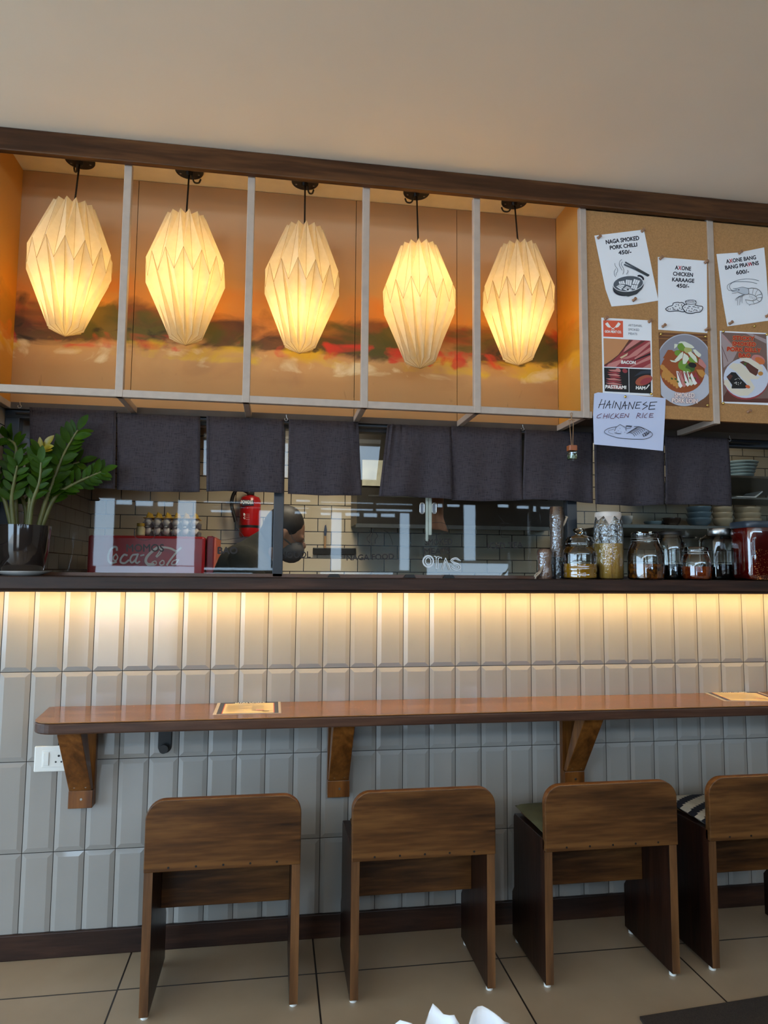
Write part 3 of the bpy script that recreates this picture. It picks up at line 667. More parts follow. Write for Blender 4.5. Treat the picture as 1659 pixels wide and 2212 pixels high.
# ------------------------------------------------------------------ flat prints
_fcache = {}
def text2d(body):
    if body in _fcache: return _fcache[body]
    cu = bpy.data.curves.new('t', 'FONT'); cu.body = body; cu.size = 1; cu.fill_mode = 'FRONT' if hasattr(cu, 'fill_mode') else cu.fill_mode
    cu.resolution_u = 3
    o = bpy.data.objects.new('t', cu); COL.objects.link(o)
    dg = bpy.context.evaluated_depsgraph_get(); me = o.evaluated_get(dg).to_mesh()
    vs = [(v.co.x, v.co.y) for v in me.vertices]; fs = [tuple(p.vertices) for p in me.polygons]
    o.evaluated_get(dg).to_mesh_clear(); bpy.data.objects.remove(o); bpy.data.curves.remove(cu)
    _fcache[body] = (vs, fs); return vs, fs
CAPH = max(v[1] for v in text2d('H')[0])
class Draw:                  # flat shapes on plane y, traced in the pixels of one crop of the photo
    def __init__(s, ox, oy, sc, y, to=None):
        s.ox, s.oy, s.sc, s.y, s.l = ox, oy, sc, y, 0; s.mb = MB(); s.mats = []; s.P_ = to
    def mi(s, m):
        if m not in s.mats: s.mats.append(m)
        return s.mats.index(m)
    def P(s, p):
        if s.P_: return s.P_(p[0], p[1], s.l*0.00006)
        return at(s.ox+p[0]/s.sc, s.oy+p[1]/s.sc, s.y-s.l*0.00006)
    def poly(s, pts, m):
        s.l += 1; s.mb.add([s.P(p) for p in pts], [tuple(range(len(pts)))], s.mi(m)); return s
    def sheet(s, pts, m, th=0.0006):
        n = len(pts); f = [s.P(p) for p in pts]; b = [v+Vector((0, th, 0)) for v in f]
        s.mb.add(f+b, [tuple(range(n)), tuple(range(2*n-1, n-1, -1))]+[(i, (i+1) % n, n+(i+1) % n, n+i) for i in range(n)], s.mi(m)); s.l += 2; return s
    def line(s, pts, w, m, smooth=False):
        if smooth: pts = [(v.x, v.y) for v in smooth_path([(p[0], p[1], 0) for p in pts], 6)]
        s.l += 1
        for i in range(len(pts)-1):
            a, b = Vector(pts[i]), Vector(pts[i+1]); t = (b-a)
            if t.length < 1e-6: continue
            t.normalize(); n = Vector((-t.y, t.x))*w/2; e = t*w*0.3
            q = [a-n-e, a+n-e, b+n+e, b-n+e]; s.mb.add([s.P(v) for v in q], [(0, 1, 2, 3)], s.mi(m)); s.l += 0.22
        return s
    def ellipse(s, cx, cy, rx, ry, m, rot=0, w=None, a0=0, a1=2*PI, n=32):
        c, sn = math.cos(rot), math.sin(rot)
        pts = [(cx+rx*math.cos(a)*c-ry*math.sin(a)*sn, cy+rx*math.cos(a)*sn+ry*math.sin(a)*c) for a in [a0+(a1-a0)*k/n for k in range(n+1)]]
        return s.line(pts, w, m) if w else s.poly(pts[:-1] if a1-a0 > 6.2 else pts, m)
    def text(s, body, p0, p1, h, m, bold=0, colors=None, xlean=0):
        s.l += 1; p0, p1 = Vector(p0), Vector(p1)
        vs, fs = text2d(body); x0 = min(v[0] for v in vs); x1 = max(v[0] for v in vs)
        u = p1-p0; un = u.normalized(); up = Vector((un.y, -un.x))
        offs = [(0, 0)] if not bold else [(-bold, 0), (bold, 0), (0, bold), (0, -bold), (0, 0)]
        def col(cx):
            if colors:
                for a, b, mm in colors:
                    if a <= cx <= b: return mm
            return m
        for dx, dy in offs:
            n = len(s.mb.v)
            for v in vs:
                q = p0 + u*((v[0]-x0)/(x1-x0)) + (up+un*xlean)*(v[1]/CAPH*h) + Vector((dx, dy)); s.mb.v.append(s.P(q))
            for f in fs:
                cx = (sum(vs[i][0] for i in f)/len(f)-x0)/(x1-x0)
                s.mb.f.append([n+i for i in f]); s.mb.m.append(s.mi(col(cx)))
            s.l += 0.2
        return s
    def build(s, name, parent=None, **k): return s.mb.build(name, s.mats, parent, **k)
p_white = flat('paper_white', (238, 241, 246)); p_ink = flat('ink_navy', (22, 22, 40)); p_red = flat('ink_red', (190, 40, 60)); p_grey = flat('ink_grey', (84, 94, 108))
p_char = flat('print_charcoal', (54, 60, 66)); p_pan = flat('print_pan_grey', (84, 92, 102)); p_mar = flat('marker_maroon', (92, 24, 58))
def pin(px, py, y, wh, gold=False):
    p = at(px, py, y)
    t = thing('push_pin', ('brass push pin ' if gold else 'wooden push pin ')+wh, 'push pin', p, 'push pins on the notice boards')
    mt = m_brass if gold else m_pinwood
    if gold: MB().ell((0, -0.003, 0), (0.0055, 0.004, 0.0055), n=12).build('head', mt, t, smooth=60)
    else:
        MB().tube([(0, 0, 0), (0.0025, -0.008, 0.002), (0.003, -0.009, 0.0025), (0.004, -0.014, 0.004)], [0.006, 0.004, 0.0055, 0.0065], 12).build('head', mt, t, smooth=40)
    MB().tube([(0, 0.001, 0), (0, 0.007, 0)], 0.0006, 6).build('needle', m_steel, t)
m_pinwood = plain('pin_wood', (150, 112, 84), 0.6); m_brass = plain('brass', (214, 186, 110), 0.25, 1.0)
PY = FY+0.004

# 1 smoked pork chilli notice
d = Draw(1280, 480, 10.369, PY)
d.sheet([(42, 300), (1150, 165), (1475, 1755), (900, 1850), (425, 1888), (290, 1500)], p_white)
d.text('NAGA SMOKED', (305, 490), (1045, 395), 88, p_ink, 5).text('PORK CHILLI', (395, 615), (1000, 540), 84, p_ink, 5).text('450/-', (585, 725), (870, 700), 84, p_ink, 5)
for st in ([(500,920),(510,980),(555,1040),(560,1100),(530,1150),(535,1190)], [(520,1040),(485,1110),(490,1170),(515,1220)], [(655,835),(610,880),(600,950),(630,1020),(660,1075)], [(665,890),(645,950),(690,1030),(700,1100),(680,1165)], [(785,1075),(795,1110),(755,1165)]): d.line(st, 9, p_grey, True)
for st in ([(740,900),(1000,1040),(1262,1188)], [(715,950),(960,1055),(1240,1200)]): d.line(st, 34, p_char).line(st[:2], 14, p_grey)
d.ellipse(525, 1545, 82, 42, p_ink, 0.75).ellipse(520, 1535, 52, 18, p_white, 0.75).ellipse(1080, 1240, 85, 48, p_ink, 0.6).ellipse(1070, 1255, 52, 20, p_white, 0.6)
d.ellipse(800, 1440, 350, 205, p_ink, -0.22).poly([(455, 1430), (470, 1520), (600, 1610), (800, 1665), (990, 1610), (1110, 1490), (1140, 1330), (1000, 1400)], p_char)
d.ellipse(798, 1375, 346, 182, p_white, -0.10).ellipse(798, 1375, 332, 168, p_pan, -0.10)
for q in ([(585,1330),(705,1310),(730,1390),(600,1385)], [(750,1285),(885,1300),(860,1430),(740,1390)], [(930,1270),(1065,1310),(1020,1400),(890,1380)], [(530,1440),(600,1395),(720,1410),(640,1520)], [(880,1400),(1020,1410),(980,1510),(860,1480)], [(680,1500),(760,1430),(850,1470),(890,1520),(800,1550)]):
    d.poly(q, p_white)
    for tt in (0.33, 0.66):
        A = Vector(q[0])*(1-tt)+Vector(q[1])*tt; B = Vector(q[3])*(1-tt)+Vector(q[2])*tt; d.line([A, B], 9, p_pan)
d.ellipse(790, 1510, 26, 18, p_char)
tag(d.build('paper_notice'), 'tilted white notice with a steaming pan drawing, top left of the pin board', 'notice')
for q, w in (((122, 355), 'at the top left of the pan notice'), ((1100, 208), 'at the top right of the pan notice'), ((908, 1755), 'at the bottom of the pan notice')): pin(1280+q[0]/10.369, 480+q[1]/10.369, PY-0.001, w)
# 2 chicken karaage
d = Draw(1415, 540, 12.29, PY)
d.sheet([(75, 185), (1375, 290), (1390, 2205), (85, 2115)], p_white)
d.text('AXONE', (530, 515), (950, 550), 100, p_ink, 5, [(0.205, 0.40, p_red)]).text('CHICKEN', (478, 675), (1000, 712), 98, p_ink, 5).text('KARAAGE', (455, 830), (1035, 870), 98, p_ink, 5).text('450/-', (565, 995), (900, 1010), 98, p_ink, 5)
A = [(285,1560),(350,1510),(460,1470),(490,1410),(600,1388),(650,1400),(720,1395),(790,1450),(850,1560),(760,1640),(600,1615),(480,1625),(370,1630),(300,1590)]
B = [(725,1520),(780,1460),(900,1450),(1050,1460),(1150,1485),(1250,1500),(1262,1560),(1200,1640),(1100,1650),(980,1680),(850,1670),(780,1610)]
for q in (A, B): d.poly(q, p_white).line(q+[q[0], q[1]], 20, p_ink, True)
for st in ((350,1560,350,1580),(405,1550,400,1580),(455,1520,495,1550),(530,1490,560,1505),(610,1440,630,1480),(560,1440,562,1455),(650,1525,658,1560),(710,1440,705,1480),(475,1580,535,1580),(590,1570,620,1600),(700,1570,702,1590),(790,1530,800,1510),(885,1495,940,1505),(1000,1505,1060,1510),(850,1545,900,1540),(975,1545,985,1575),(1040,1580,1055,1590),(840,1580,835,1620),(900,1630,905,1600),(935,1630,985,1632),(1020,1620,1030,1610),(1085,1590,1120,1610),(1130,1530,1165,1540),(1195,1590,1190,1605),(1080,1520,1090,1530)): d.line([st[:2], st[2:]], 16, p_ink)
d.poly([(805,1365),(1095,1380),(1075,1450),(1030,1462),(870,1455),(830,1430)], p_white).ellipse(950, 1360, 145, 38, p_ink).ellipse(950, 1362, 120, 24, p_white).line([(805,1365),(830,1440)], 16, p_ink).line([(1095,1380),(1070,1455)], 16, p_ink).line([(835,1420),(950,1440),(1070,1425)], 14, p_ink)
d.line([(860,1365),(900,1352),(930,1362),(960,1356),(1030,1370)], 12, p_ink)
tag(d.build('paper_notice'), 'upright white notice with a drawing of fried chicken pieces and dip', 'notice')
for q, w in (((130, 240), 'at the top left of the fried chicken notice'), ((1325, 340), 'at the top right of the fried chicken notice'), ((200, 2035), 'at the bottom left of the fried chicken notice'), ((1340, 2130), 'at the bottom right of the fried chicken notice')): pin(1415+q[0]/12.29, 540+q[1]/12.29, PY-0.001, w)
# 3 bang bang prawns
d = Draw(1540, 530, 12.286, PY)
d.sheet([(95, 230), (680, 190), (1360, 55), (1420, 700), (1500, 1995), (900, 2080), (385, 2150), (250, 1400)], p_white)
d.text('AXONE BANG', (360, 480), (1145, 365), 100, p_ink, 5, [(0.10, 0.19, p_red)]).text('BANG PRAWNS', (335, 645), (1220, 515), 100, p_ink, 5, [(0.655, 0.795, p_red)]).text('600/-', (625, 775), (960, 735), 100, p_ink, 5)
for st in ([(490,1200),(420,1190),(380,1120),(400,1050),(500,990),(640,930),(860,890),(1060,900),(1220,940)], [(600,1195),(500,1190),(445,1110),(460,1040),(560,970),(760,960),(980,970),(1170,1015)]): d.line(st, 11, p_grey, True)
d.poly([(540,1145),(780,1110),(940,1140),(945,1290),(820,1300),(690,1260),(640,1200)], flat('print_pale', (196, 204, 214)))
d.line([(535,1140),(600,1150),(700,1125),(780,1108),(940,1140)], 9, p_ink).line([(690,1255),(820,1300),(945,1285),(950,1180),(935,1140)], 9, p_ink, True).ellipse(688, 1180, 18, 14, p_ink)
d.line([(490,1200),(600,1195),(650,1175)], 9, p_ink).line([(510,1275),(600,1265),(690,1240)], 8, p_ink).line([(500,1220),(590,1230),(660,1220)], 7, p_grey)
d.line([(940,1150),(1040,1130),(1170,1155),(1260,1220),(1310,1330),(1290,1440),(1230,1500),(1090,1555)], 11, p_ink, True)
d.line([(945,1285),(1060,1310),(1140,1360),(1160,1420),(1050,1465),(860,1440)], 9, p_ink, True)
for st in ([(1075,1150),(1045,1290)], [(1190,1180),(1150,1240),(1120,1330)], [(1290,1290),(1190,1320),(1140,1360)], [(1305,1385),(1220,1385),(1160,1415)], [(1230,1490),(1160,1430)], [(1060,1465),(1095,1555)]): d.line(st, 8, p_ink, True)
d.line([(860,1440),(900,1530),(970,1570),(1060,1555),(1095,1555)], 8, p_grey).line([(960,1600),(1010,1560)], 8, p_grey)
for x, y in ((600,1465),(625,1470),(655,1590),(710,1585),(745,1500),(775,1530)): d.line([(820+x*0.05,1300),((x+800)/2,1350),(x+8,1420),(x,y)], 8, p_grey, True)
for k in range(5): d.line([(970+k*42,1320+k*20),(985+k*38,1355+k*22),(965+k*34,1380+k*20)], 6, p_grey)
tag(d.build('paper_notice'), 'white notice with a prawn drawing, curling at its edges, far right', 'notice')
for q, w in (((690, 215), 'at the top of the prawn notice'), ((440, 2080), 'at the bottom left of the prawn notice'), ((1410, 1890), 'at the bottom right of the prawn notice')): pin(1540+q[0]/12.286, 530+q[1]/12.286, PY-0.001, w)
pin(1540+1090/12.286, 530+2150/12.286, PY+0.002, 'with no paper, just below the prawn notice', True)
# 4 bacon poster
p_or = flat('print_orange', (222, 92, 62)); p_meat = flat('print_meat_red', (150, 56, 62)); p_pink = flat('print_meat_pink', (198, 128, 122)); p_tan = flat('print_tan', (196, 138, 92)); p_blk = flat('print_black', (22, 20, 22)); p_brn = flat('print_brown', (92, 50, 40)); p_wh2 = flat('print_white', (236, 236, 232))
d = Draw(1290, 680, 12.29, PY+0.0008)
d.sheet([(112, 75), (1440, 150), (1475, 2160), (150, 2080)], p_white)
d.poly([(160, 145), (685, 160), (690, 600), (165, 578)], p_or)
for sg in (1, -1):
    X = lambda x: 418+sg*(x-418)
    d.poly([(X(210), 240), (X(275), 195), (X(360), 315), (X(330), 345), (X(270), 320)], p_wh2).line([(X(350), 325), (X(455), 392)], 16, p_wh2)
d.text('GOA MEAT CO.', (205, 470), (640, 490), 62, p_wh2, 4)
d.text('ARTISANAL', (825, 305), (1195, 320), 58, p_grey).text('SMOKED', (825, 415), (1115, 432), 58, p_grey).text('MEATS', (830, 525), (1060, 540), 58, p_grey)
d.poly([(165, 620), (1410, 690), (1425, 1415), (185, 1375)], p_meat).poly([(165, 620), (850, 660), (700, 880), (560, 1060), (380, 1200), (185, 1330)], p_tan)
for q, c in (([(850,660),(930,668),(760,860),(600,1050),(380,1250),(190,1370),(185,1330),(380,1200),(560,1060),(700,880)], p_brn), ([(960,670),(1160,680),(900,860),(690,1000),(760,860)], p_pink), ([(1190,690),(1290,690),(900,930),(760,1010),(690,1010),(900,860)], p_brn), ([(1400,700),(1410,760),(1050,1080),(800,1170),(640,1170),(840,1090),(1000,960)], p_pink), ([(1410,860),(1415,960),(1000,1190),(990,1150)], p_pink), ([(1415,1010),(1415,1060),(1180,1150),(960,1230),(980,1200)], p_blk), ([(1420,1080),(1420,1180),(900,1390),(840,1390)], p_pink), ([(1424,1280),(1424,1410),(1200,1408)], p_pink), ([(600,1130),(820,1010),(790,1080),(640,1165)], flat('print_cream', (214, 190, 152))), ([(300,1300),(640,1180),(700,1200),(500,1380),(250,1376)], p_pink)): d.poly(q, c)
d.text('BACON', (640, 1295), (1015, 1308), 78, p_wh2, 6)
d.poly([(185, 1400), (830, 1425), (838, 2060), (200, 2030)], p_blk).poly([(850, 1430), (1428, 1450), (1430, 2090), (858, 2065)], p_blk)
for k in range(9):
    y = 1450+k*58; o = [90, 60, 70, 110, 30, 15, 15, 40, 60][k]
    d.poly([(200+o, y+10), (420+o, y), (600+k*12, y+50), (560+k*10, y+66), (300+o*0.6, y+44)], [p_pink, p_meat][k % 2])
d.ellipse(735, 1490, 70, 55, p_meat, 0.4).ellipse(560, 1470, 70, 45, p_pink, 0.5)
d.poly([(970, 1640), (1150, 1500), (1380, 1460), (1425, 1470), (1425, 1560), (1200, 1570)], flat('print_slate', (44, 52, 66))).ellipse(1240, 1740, 235, 125, flat('print_ham', (166, 84, 60)), -0.35).ellipse(1290, 1760, 160, 80, p_meat, -0.4)
d.line([(1300, 1960), (1380, 1860)], 26, p_wh2)
d.text('PASTRAMI', (220, 1950), (765, 1970), 84, p_wh2, 6).text('HAM', (1030, 1975), (1270, 1988), 84, p_wh2, 6)
tag(d.build('paper_poster'), 'poster with orange logo square and photos of bacon, pastrami and ham', 'poster')
for q, w, g in (((210, 115), 'at the top left of the smoked meats poster', 0), ((1370, 190), 'at the top right of the smoked meats poster', 0), ((1425, 2105), 'at the bottom right of the smoked meats poster', 1)): pin(1290+q[0]/12.29, 680+q[1]/12.29, PY, w, g)
# 5 smoked pork loin
p_plate = flat('print_plate', (142, 142, 154)); p_plate2 = flat('print_plate_rim', (186, 190, 202)); p_sauce = flat('print_sauce', (150, 76, 34)); p_green = flat('print_green', (112, 150, 52)); p_cheese = flat('print_pale_slice', (220, 224, 206)); p_gold = flat('print_golden', (196, 138, 66)); p_wood = flat('print_wood', (112, 72, 42)); p_dgreen = flat('print_dark_green', (66, 96, 40))
d = Draw(1415, 715, 12.64, PY+0.0004)
d.sheet([(100, 40), (1425, 90), (1485, 2090), (165, 2030)], p_wood)
for k in range(5): d.line([(105+k, 70+k*45), (1425, 120+k*45)], 8, [p_brn, p_gold][k % 2])
def clip_ell(cx, cy, rx, ry, m):
    pts = []
    for k in range(64):
        a = 2*PI*k/64; x = cx+rx*math.cos(a); y = cy+ry*math.sin(a); lo = 108+(y-40)*0.033; hi = 1428+(y-90)*0.029
        pts.append((max(lo, min(hi, x)), y))
    d.poly(pts, m)
clip_ell(800, 1065, 830, 985, p_plate2); clip_ell(800, 1055, 800, 950, p_plate); clip_ell(800, 1480, 740, 520, p_plate2)
d.ellipse(750, 1100, 610, 590, p_sauce, 0.1).poly([(215, 700), (350, 515), (560, 470), (980, 420), (1350, 800), (1380, 600), (1000, 200), (400, 250)], p_plate)
d.poly([(215, 740), (350, 515), (470, 520), (640, 700), (560, 800), (400, 790)], p_sauce)
for cx, cy, rx, ry, c in ((620, 600, 90, 80, p_green), (760, 440, 150, 110, p_green), (900, 520, 110, 90, flat('print_sprouts', (176, 176, 108))), (760, 930, 130, 140, p_green), (960, 1010, 130, 110, p_dgreen), (860, 1080, 120, 60, p_green), (1040, 780, 130, 90, p_green), (1020, 930, 110, 70, p_blk)): d.ellipse(cx, cy, rx, ry, c, 0.2)
for q in ([(620,330),(700,285),(820,290),(1000,380),(1075,450),(1040,475),(820,440),(740,330)], [(530,350),(620,360),(600,420),(520,490)], [(530,800),(680,620),(760,560),(770,640),(740,740),(600,830)], [(760,900),(750,760),(790,600),(900,680),(930,760),(830,900)], [(890,590),(980,560),(1120,700),(1160,870),(1100,840),(960,690)], [(1030,510),(1100,500),(1260,640),(1250,690),(1190,720),(1100,640)], [(400,790),(560,820),(700,780),(560,860),(450,840)]): d.poly(q, p_cheese)
for k in range(6): d.ellipse(215+k*75, 1000+k*75, 95, 62, p_gold, 0.9).ellipse(230+k*75, 1190+k*55, 50, 105, p_gold, 0.1)
for k in range(6): d.poly([(580+k*95, 1090+(k*30 if k > 3 else 0)), (650+k*90, 1110), (760+k*98, 1500-k*18), (690+k*98, 1560-k*20), (640+k*98, 1500-k*20)], [p_wh2, p_pink, p_wh2, p_cheese, p_wh2, p_meat][k]).line([(625+k*95, 1130), (735+k*96, 1440-k*18)], 26, p_meat)
d.poly([(1200, 750), (1290, 790), (1400, 950), (1370, 1040), (1180, 900)], p_pink).poly([(1120, 1050), (1300, 1060), (1380, 1170), (1290, 1280), (1200, 1200)], p_gold)
for x, y in ((560,1310),(620,1380),(460,1300),(830,1400),(1090,1290),(960,1290)): d.ellipse(x, y, 36, 22, p_dgreen, 0.7)
d.text('SMOKED', (540, 1812), (1075, 1820), 125, p_pink, 9).text('SMOKED', (540, 1812), (1075, 1820), 125, p_wh2, 2).text('PORK LOIN', (465, 1950), (1155, 1975), 118, p_pink, 9).text('PORK LOIN', (465, 1950), (1155, 1975), 118, p_wh2, 2)
tag(d.build('paper_poster'), 'photo poster of a round grey plate of sliced pork and salad', 'poster')
for q, w in (((150, 90), 'at the top left of the grey plate poster'), ((1365, 160), 'at the top right of the grey plate poster'), ((1420, 2030), 'at the bottom right of the grey plate poster')): pin(1415+q[0]/12.64, 715+q[1]/12.64, PY, w, True)
# 6 pork belly bao
p_tbl = flat('print_table', (122, 96, 88)); p_tbl2 = flat('print_table_light', (166, 148, 148)); p_bun = flat('print_bun', (222, 214, 196)); p_bred = flat('print_red_title', (172, 30, 24)); p_lor = flat('print_title_edge', (236, 150, 84)); p_plt = flat('print_plate_white', (206, 212, 228))
d = Draw(1540, 710, 13.01, PY)
d.sheet([(195, 60), (1530, 122), (1600, 2150), (250, 2090)], p_white)
d.poly([(222, 100), (1500, 155), (1570, 2085), (285, 2045)], p_tbl)
d.poly([(222, 100), (330, 200), (700, 620), (560, 900), (300, 1100)], p_tbl2).poly([(920, 130), (1100, 140), (1490, 300), (1500, 420)], p_tbl2)
d.line([(260, 180), (700, 620)], 14, p_pink).line([(240, 480), (420, 920)], 14, p_brn).line([(1160, 170), (1170, 400)], 10, p_brn)
d.poly([(300, 1900), (420, 1700), (900, 1960), (1560, 1960), (1565, 2085), (290, 2050)], p_brn)
d.ellipse(930, 1420, 630, 580, p_meat).ellipse(930, 1385, 630, 565, p_plt)
d.poly([(1500, 155), (1562, 1800), (1640, 1800), (1640, 155)], p_white).poly([(1562, 1500), (1572, 2085), (1700, 2085), (1700, 1500)], p_white)
d.ellipse(1275, 870, 200, 125, p_pink, 0.4).ellipse(1320, 900, 150, 85, flat('print_dip', (206, 112, 62)), 0.5)
d.poly([(740,830),(1000,810),(1260,960),(1400,1080),(1410,1200),(1250,1160),(1000,960),(800,890)], p_bun)
d.poly([(620,980),(800,980),(1020,1200),(1220,1330),(1330,1350),(1260,1420),(1050,1420),(900,1300),(700,1100)], p_bun)
d.poly([(750,940),(850,905),(1000,960),(1140,1060),(1280,1150),(1260,1260),(1210,1330),(1040,1230),(920,1060)], p_brn).poly([(860,960),(960,960),(900,1060)], p_dgreen).ellipse(1340, 1260, 70, 60, p_gold)
d.poly([(440,1080),(560,960),(760,1000),(960,1280),(1180,1650),(1120,1720),(920,1500),(640,1200)], p_bun)
d.poly([(380,1350),(520,1220),(640,1230),(780,1400),(940,1560),(1000,1650),(900,1680),(520,1680),(540,1580)], p_blk).poly([(390,1360),(490,1280),(560,1330),(480,1440)], p_brn)
d.poly([(320,1440),(430,1430),(530,1680),(800,1690),(1000,1680),(1170,1680),(1120,1760),(980,1880),(760,1890),(540,1800),(400,1650),(310,1560)], p_bun).ellipse(980, 1630, 70, 45, flat('print_carrot', (206, 96, 50)), 0.4)
for k in range(16): d.ellipse(600+random.random()*200, 1380+random.random()*220, 14, 9, p_wh2, random.random()*3)
for t_, a_, b_, y0, y1 in (('STICKY', 565, 1160, 310, 332), ('SMOKED', 550, 1195, 470, 492), ('PORK BELLY', 405, 1345, 622, 662), ('BAO', 730, 1050, 795, 808)):
    d.text(t_, (a_, y0), (b_, y1), 104, p_lor, 17); d.text(t_, (a_, y0), (b_, y1), 104, p_bred, 7)
tag(d.build('paper_poster'), 'white bordered photo poster of two filled buns with red title, far right', 'poster')
for q, w in (((285, 80), 'at the top left of the bun poster'), ((1500, 170), 'at the top right of the bun poster'), ((280, 2100), 'at the bottom left of the bun poster')): pin(1540+q[0]/13.01, 710+q[1]/13.01, PY-0.001, w, True)
pin(1615, 890, PY+0.002, 'with no paper, on the bare board under the bun poster')
# 7 handwritten notice
d = Draw(1270, 840, 9.217, PY-0.004)
d.sheet([(125, 95), (200, 70), (700, 105), (1550, 185), (1525, 700), (1495, 1235), (800, 1165), (120, 1105), (105, 500)], flat('paper_bluish', (198, 208, 236)))
HW = [[(278,208),(212,380)],[(350,228),(305,395)],[(222,315),(345,300)],[(430,235),(345,385)],[(430,235),(432,390)],[(370,325),(460,310)],[(525,240),(482,382)],[(560,265),(535,385)],[(560,265),(635,415)],[(635,415),(662,255)],[(740,250),(665,400)],[(740,250),(745,405)],[(690,340),(785,325)],[(830,265),(800,405)],[(830,265),(890,400)],[(890,400),(935,258)],[(980,268),(945,385)],[(980,268),(1065,265)],[(962,325),(1030,318)],[(945,388),(1035,385)],[(1170,262),(1095,310),(1190,340),(1085,410)],[(1245,268),(1212,408)],[(1245,268),(1375,262)],[(1230,335),(1335,330)],[(1212,408),(1335,398)]]
for st in HW: d.line(st, 14, p_ink)
for st in [[(275,492),(195,530),(178,570),(200,582),(255,572)],[(330,495),(305,588)],[(395,500),(370,588)],[(318,545),(385,540)],[(430,492),(405,580)],[(515,490),(465,525),(445,570),(460,590),(520,588)],[(560,495),(535,580)],[(620,490),(555,545)],[(555,545),(618,585)],[(660,495),(640,572)],[(660,495),(720,490)],[(652,530),(708,528)],[(640,572),(712,568)],[(750,500),(728,572)],[(750,500),(800,570)],[(800,570),(818,488)],[(1000,482),(962,585)],[(1000,482),(1045,495),(1035,525),(990,535)],[(990,535),(1050,580)],[(1105,480),(1078,580)],[(1185,485),(1130,530),(1120,565),(1165,578)],[(1240,490),(1220,565)],[(1240,490),(1305,492)],[(1232,525),(1290,525)],[(1220,565),(1300,562)]]: d.line(st, 10, p_mar)
d.line([(560,755),(430,780),(340,830),(345,880),(480,940),(680,985),(1080,1000),(1230,965),(1285,910),(1240,850),(1050,760),(920,750)], 9, p_ink, True).line([(520,800),(420,830),(420,870),(500,900)], 6, p_grey, True)
d.line([(530,840),(560,765),(640,708),(745,770),(765,830)], 9, p_ink).line([(535,872),(600,888),(660,892)], 10, p_ink).line([(755,735),(770,790),(850,780),(875,735)], 7, p_ink).line([(770,738),(865,745)], 20, p_ink)
for k in range(7): d.line([(770+k*28,890-k*18),(830+k*30,870-k*18),(900+k*34,900-k*18),(930+k*34,945-k*18)], 9, p_ink, True)
for x, y in ((640,785),(605,835),(570,860),(660,862),(735,865)): d.ellipse(x, y, 6, 6, p_ink)
d.text('125/-', (1115, 955), (1250, 875), 62, p_ink, 4)
tag(d.build('paper_notice'), 'handwritten bluish white notice with a rice plate sketch, hanging below the board edge', 'notice')
pin(1270+738/9.217, 840+160/9.217, PY-0.0045, 'at the top middle of the handwritten notice', True)

# menu cards on the bar
def menu_card(px, name, label):
    C4 = []
    for q in px:
        dd = CF + CR*((q[0]-829.5)/FPX) - CU*((q[1]-1106)/FPX); C4.append(CAM + dd*((CT+0.0012-CAM.z)/dd.z))
    TL = C4[0]; ex = (C4[1]-C4[0]); ex = Vector((ex.x, ex.y, 0)); w = ex.length; ex.normalize(); ey = Vector((ex.y, -ex.x, 0))
    h = 0.205
    def to(u, v, l): return TL + ex*u*w + ey*v*h + Vector((0, 0, l))
    d = Draw(0, 0, 1, 0, to)
    def bx(a, b, c, e, m): d.poly([(a, b), (c, b), (c, e), (a, e)], m)
    d.mb.add([to(0,0,0), to(1,0,0), to(1,1,0), to(0,1,0), to(0,0,-0.001), to(1,0,-0.001), to(1,1,-0.001), to(0,1,-0.001)], [(0,1,2,3),(7,6,5,4),(0,4,5,1),(1,5,6,2),(2,6,7,3),(3,7,4,0)], d.mi(flat('laminate', (190, 180, 168), 0.15)))
    d.l = 2
    bx(0.05, 0.0, 0.96, 1.0-0.02, flat('card_dark', (52, 50, 54), 0.2)); bx(0.12, 0.12, 0.90, 0.96, flat('card_red', (206, 96, 72), 0.2)); bx(0.135, 0.13, 0.885, 0.96, flat('card_cream', (236, 212, 158), 0.2))
    d.text('OTAS UMAMI', (0.28, 0.105), (0.75, 0.105), 0.085, p_wh2)
    ink = flat('card_text', (150, 130, 96), 0.3)
    for k in range(11):
        y = 0.2+k*0.062; bx(0.17, y, 0.17+0.25+0.2*random.random(), y+0.014, ink); bx(0.55, y, 0.60+0.2*random.random(), y+0.014, ink)
    bx(0.62, 0.72, 0.74, 0.78, flat('card_stamp', (220, 150, 120), 0.3)); bx(0.72, 0.84, 0.82, 0.87, p_ink)
    tag(d.build('menu_card'), label, 'menu')
menu_card([(470, 1518), (606, 1515)], 'menu_card', 'laminated cream menu card with dark border on the bar, left of the middle bracket')
menu_card([(1515, 1493), (1640, 1495)], 'menu_card', 'laminated cream menu card lying on the bar at the right edge')

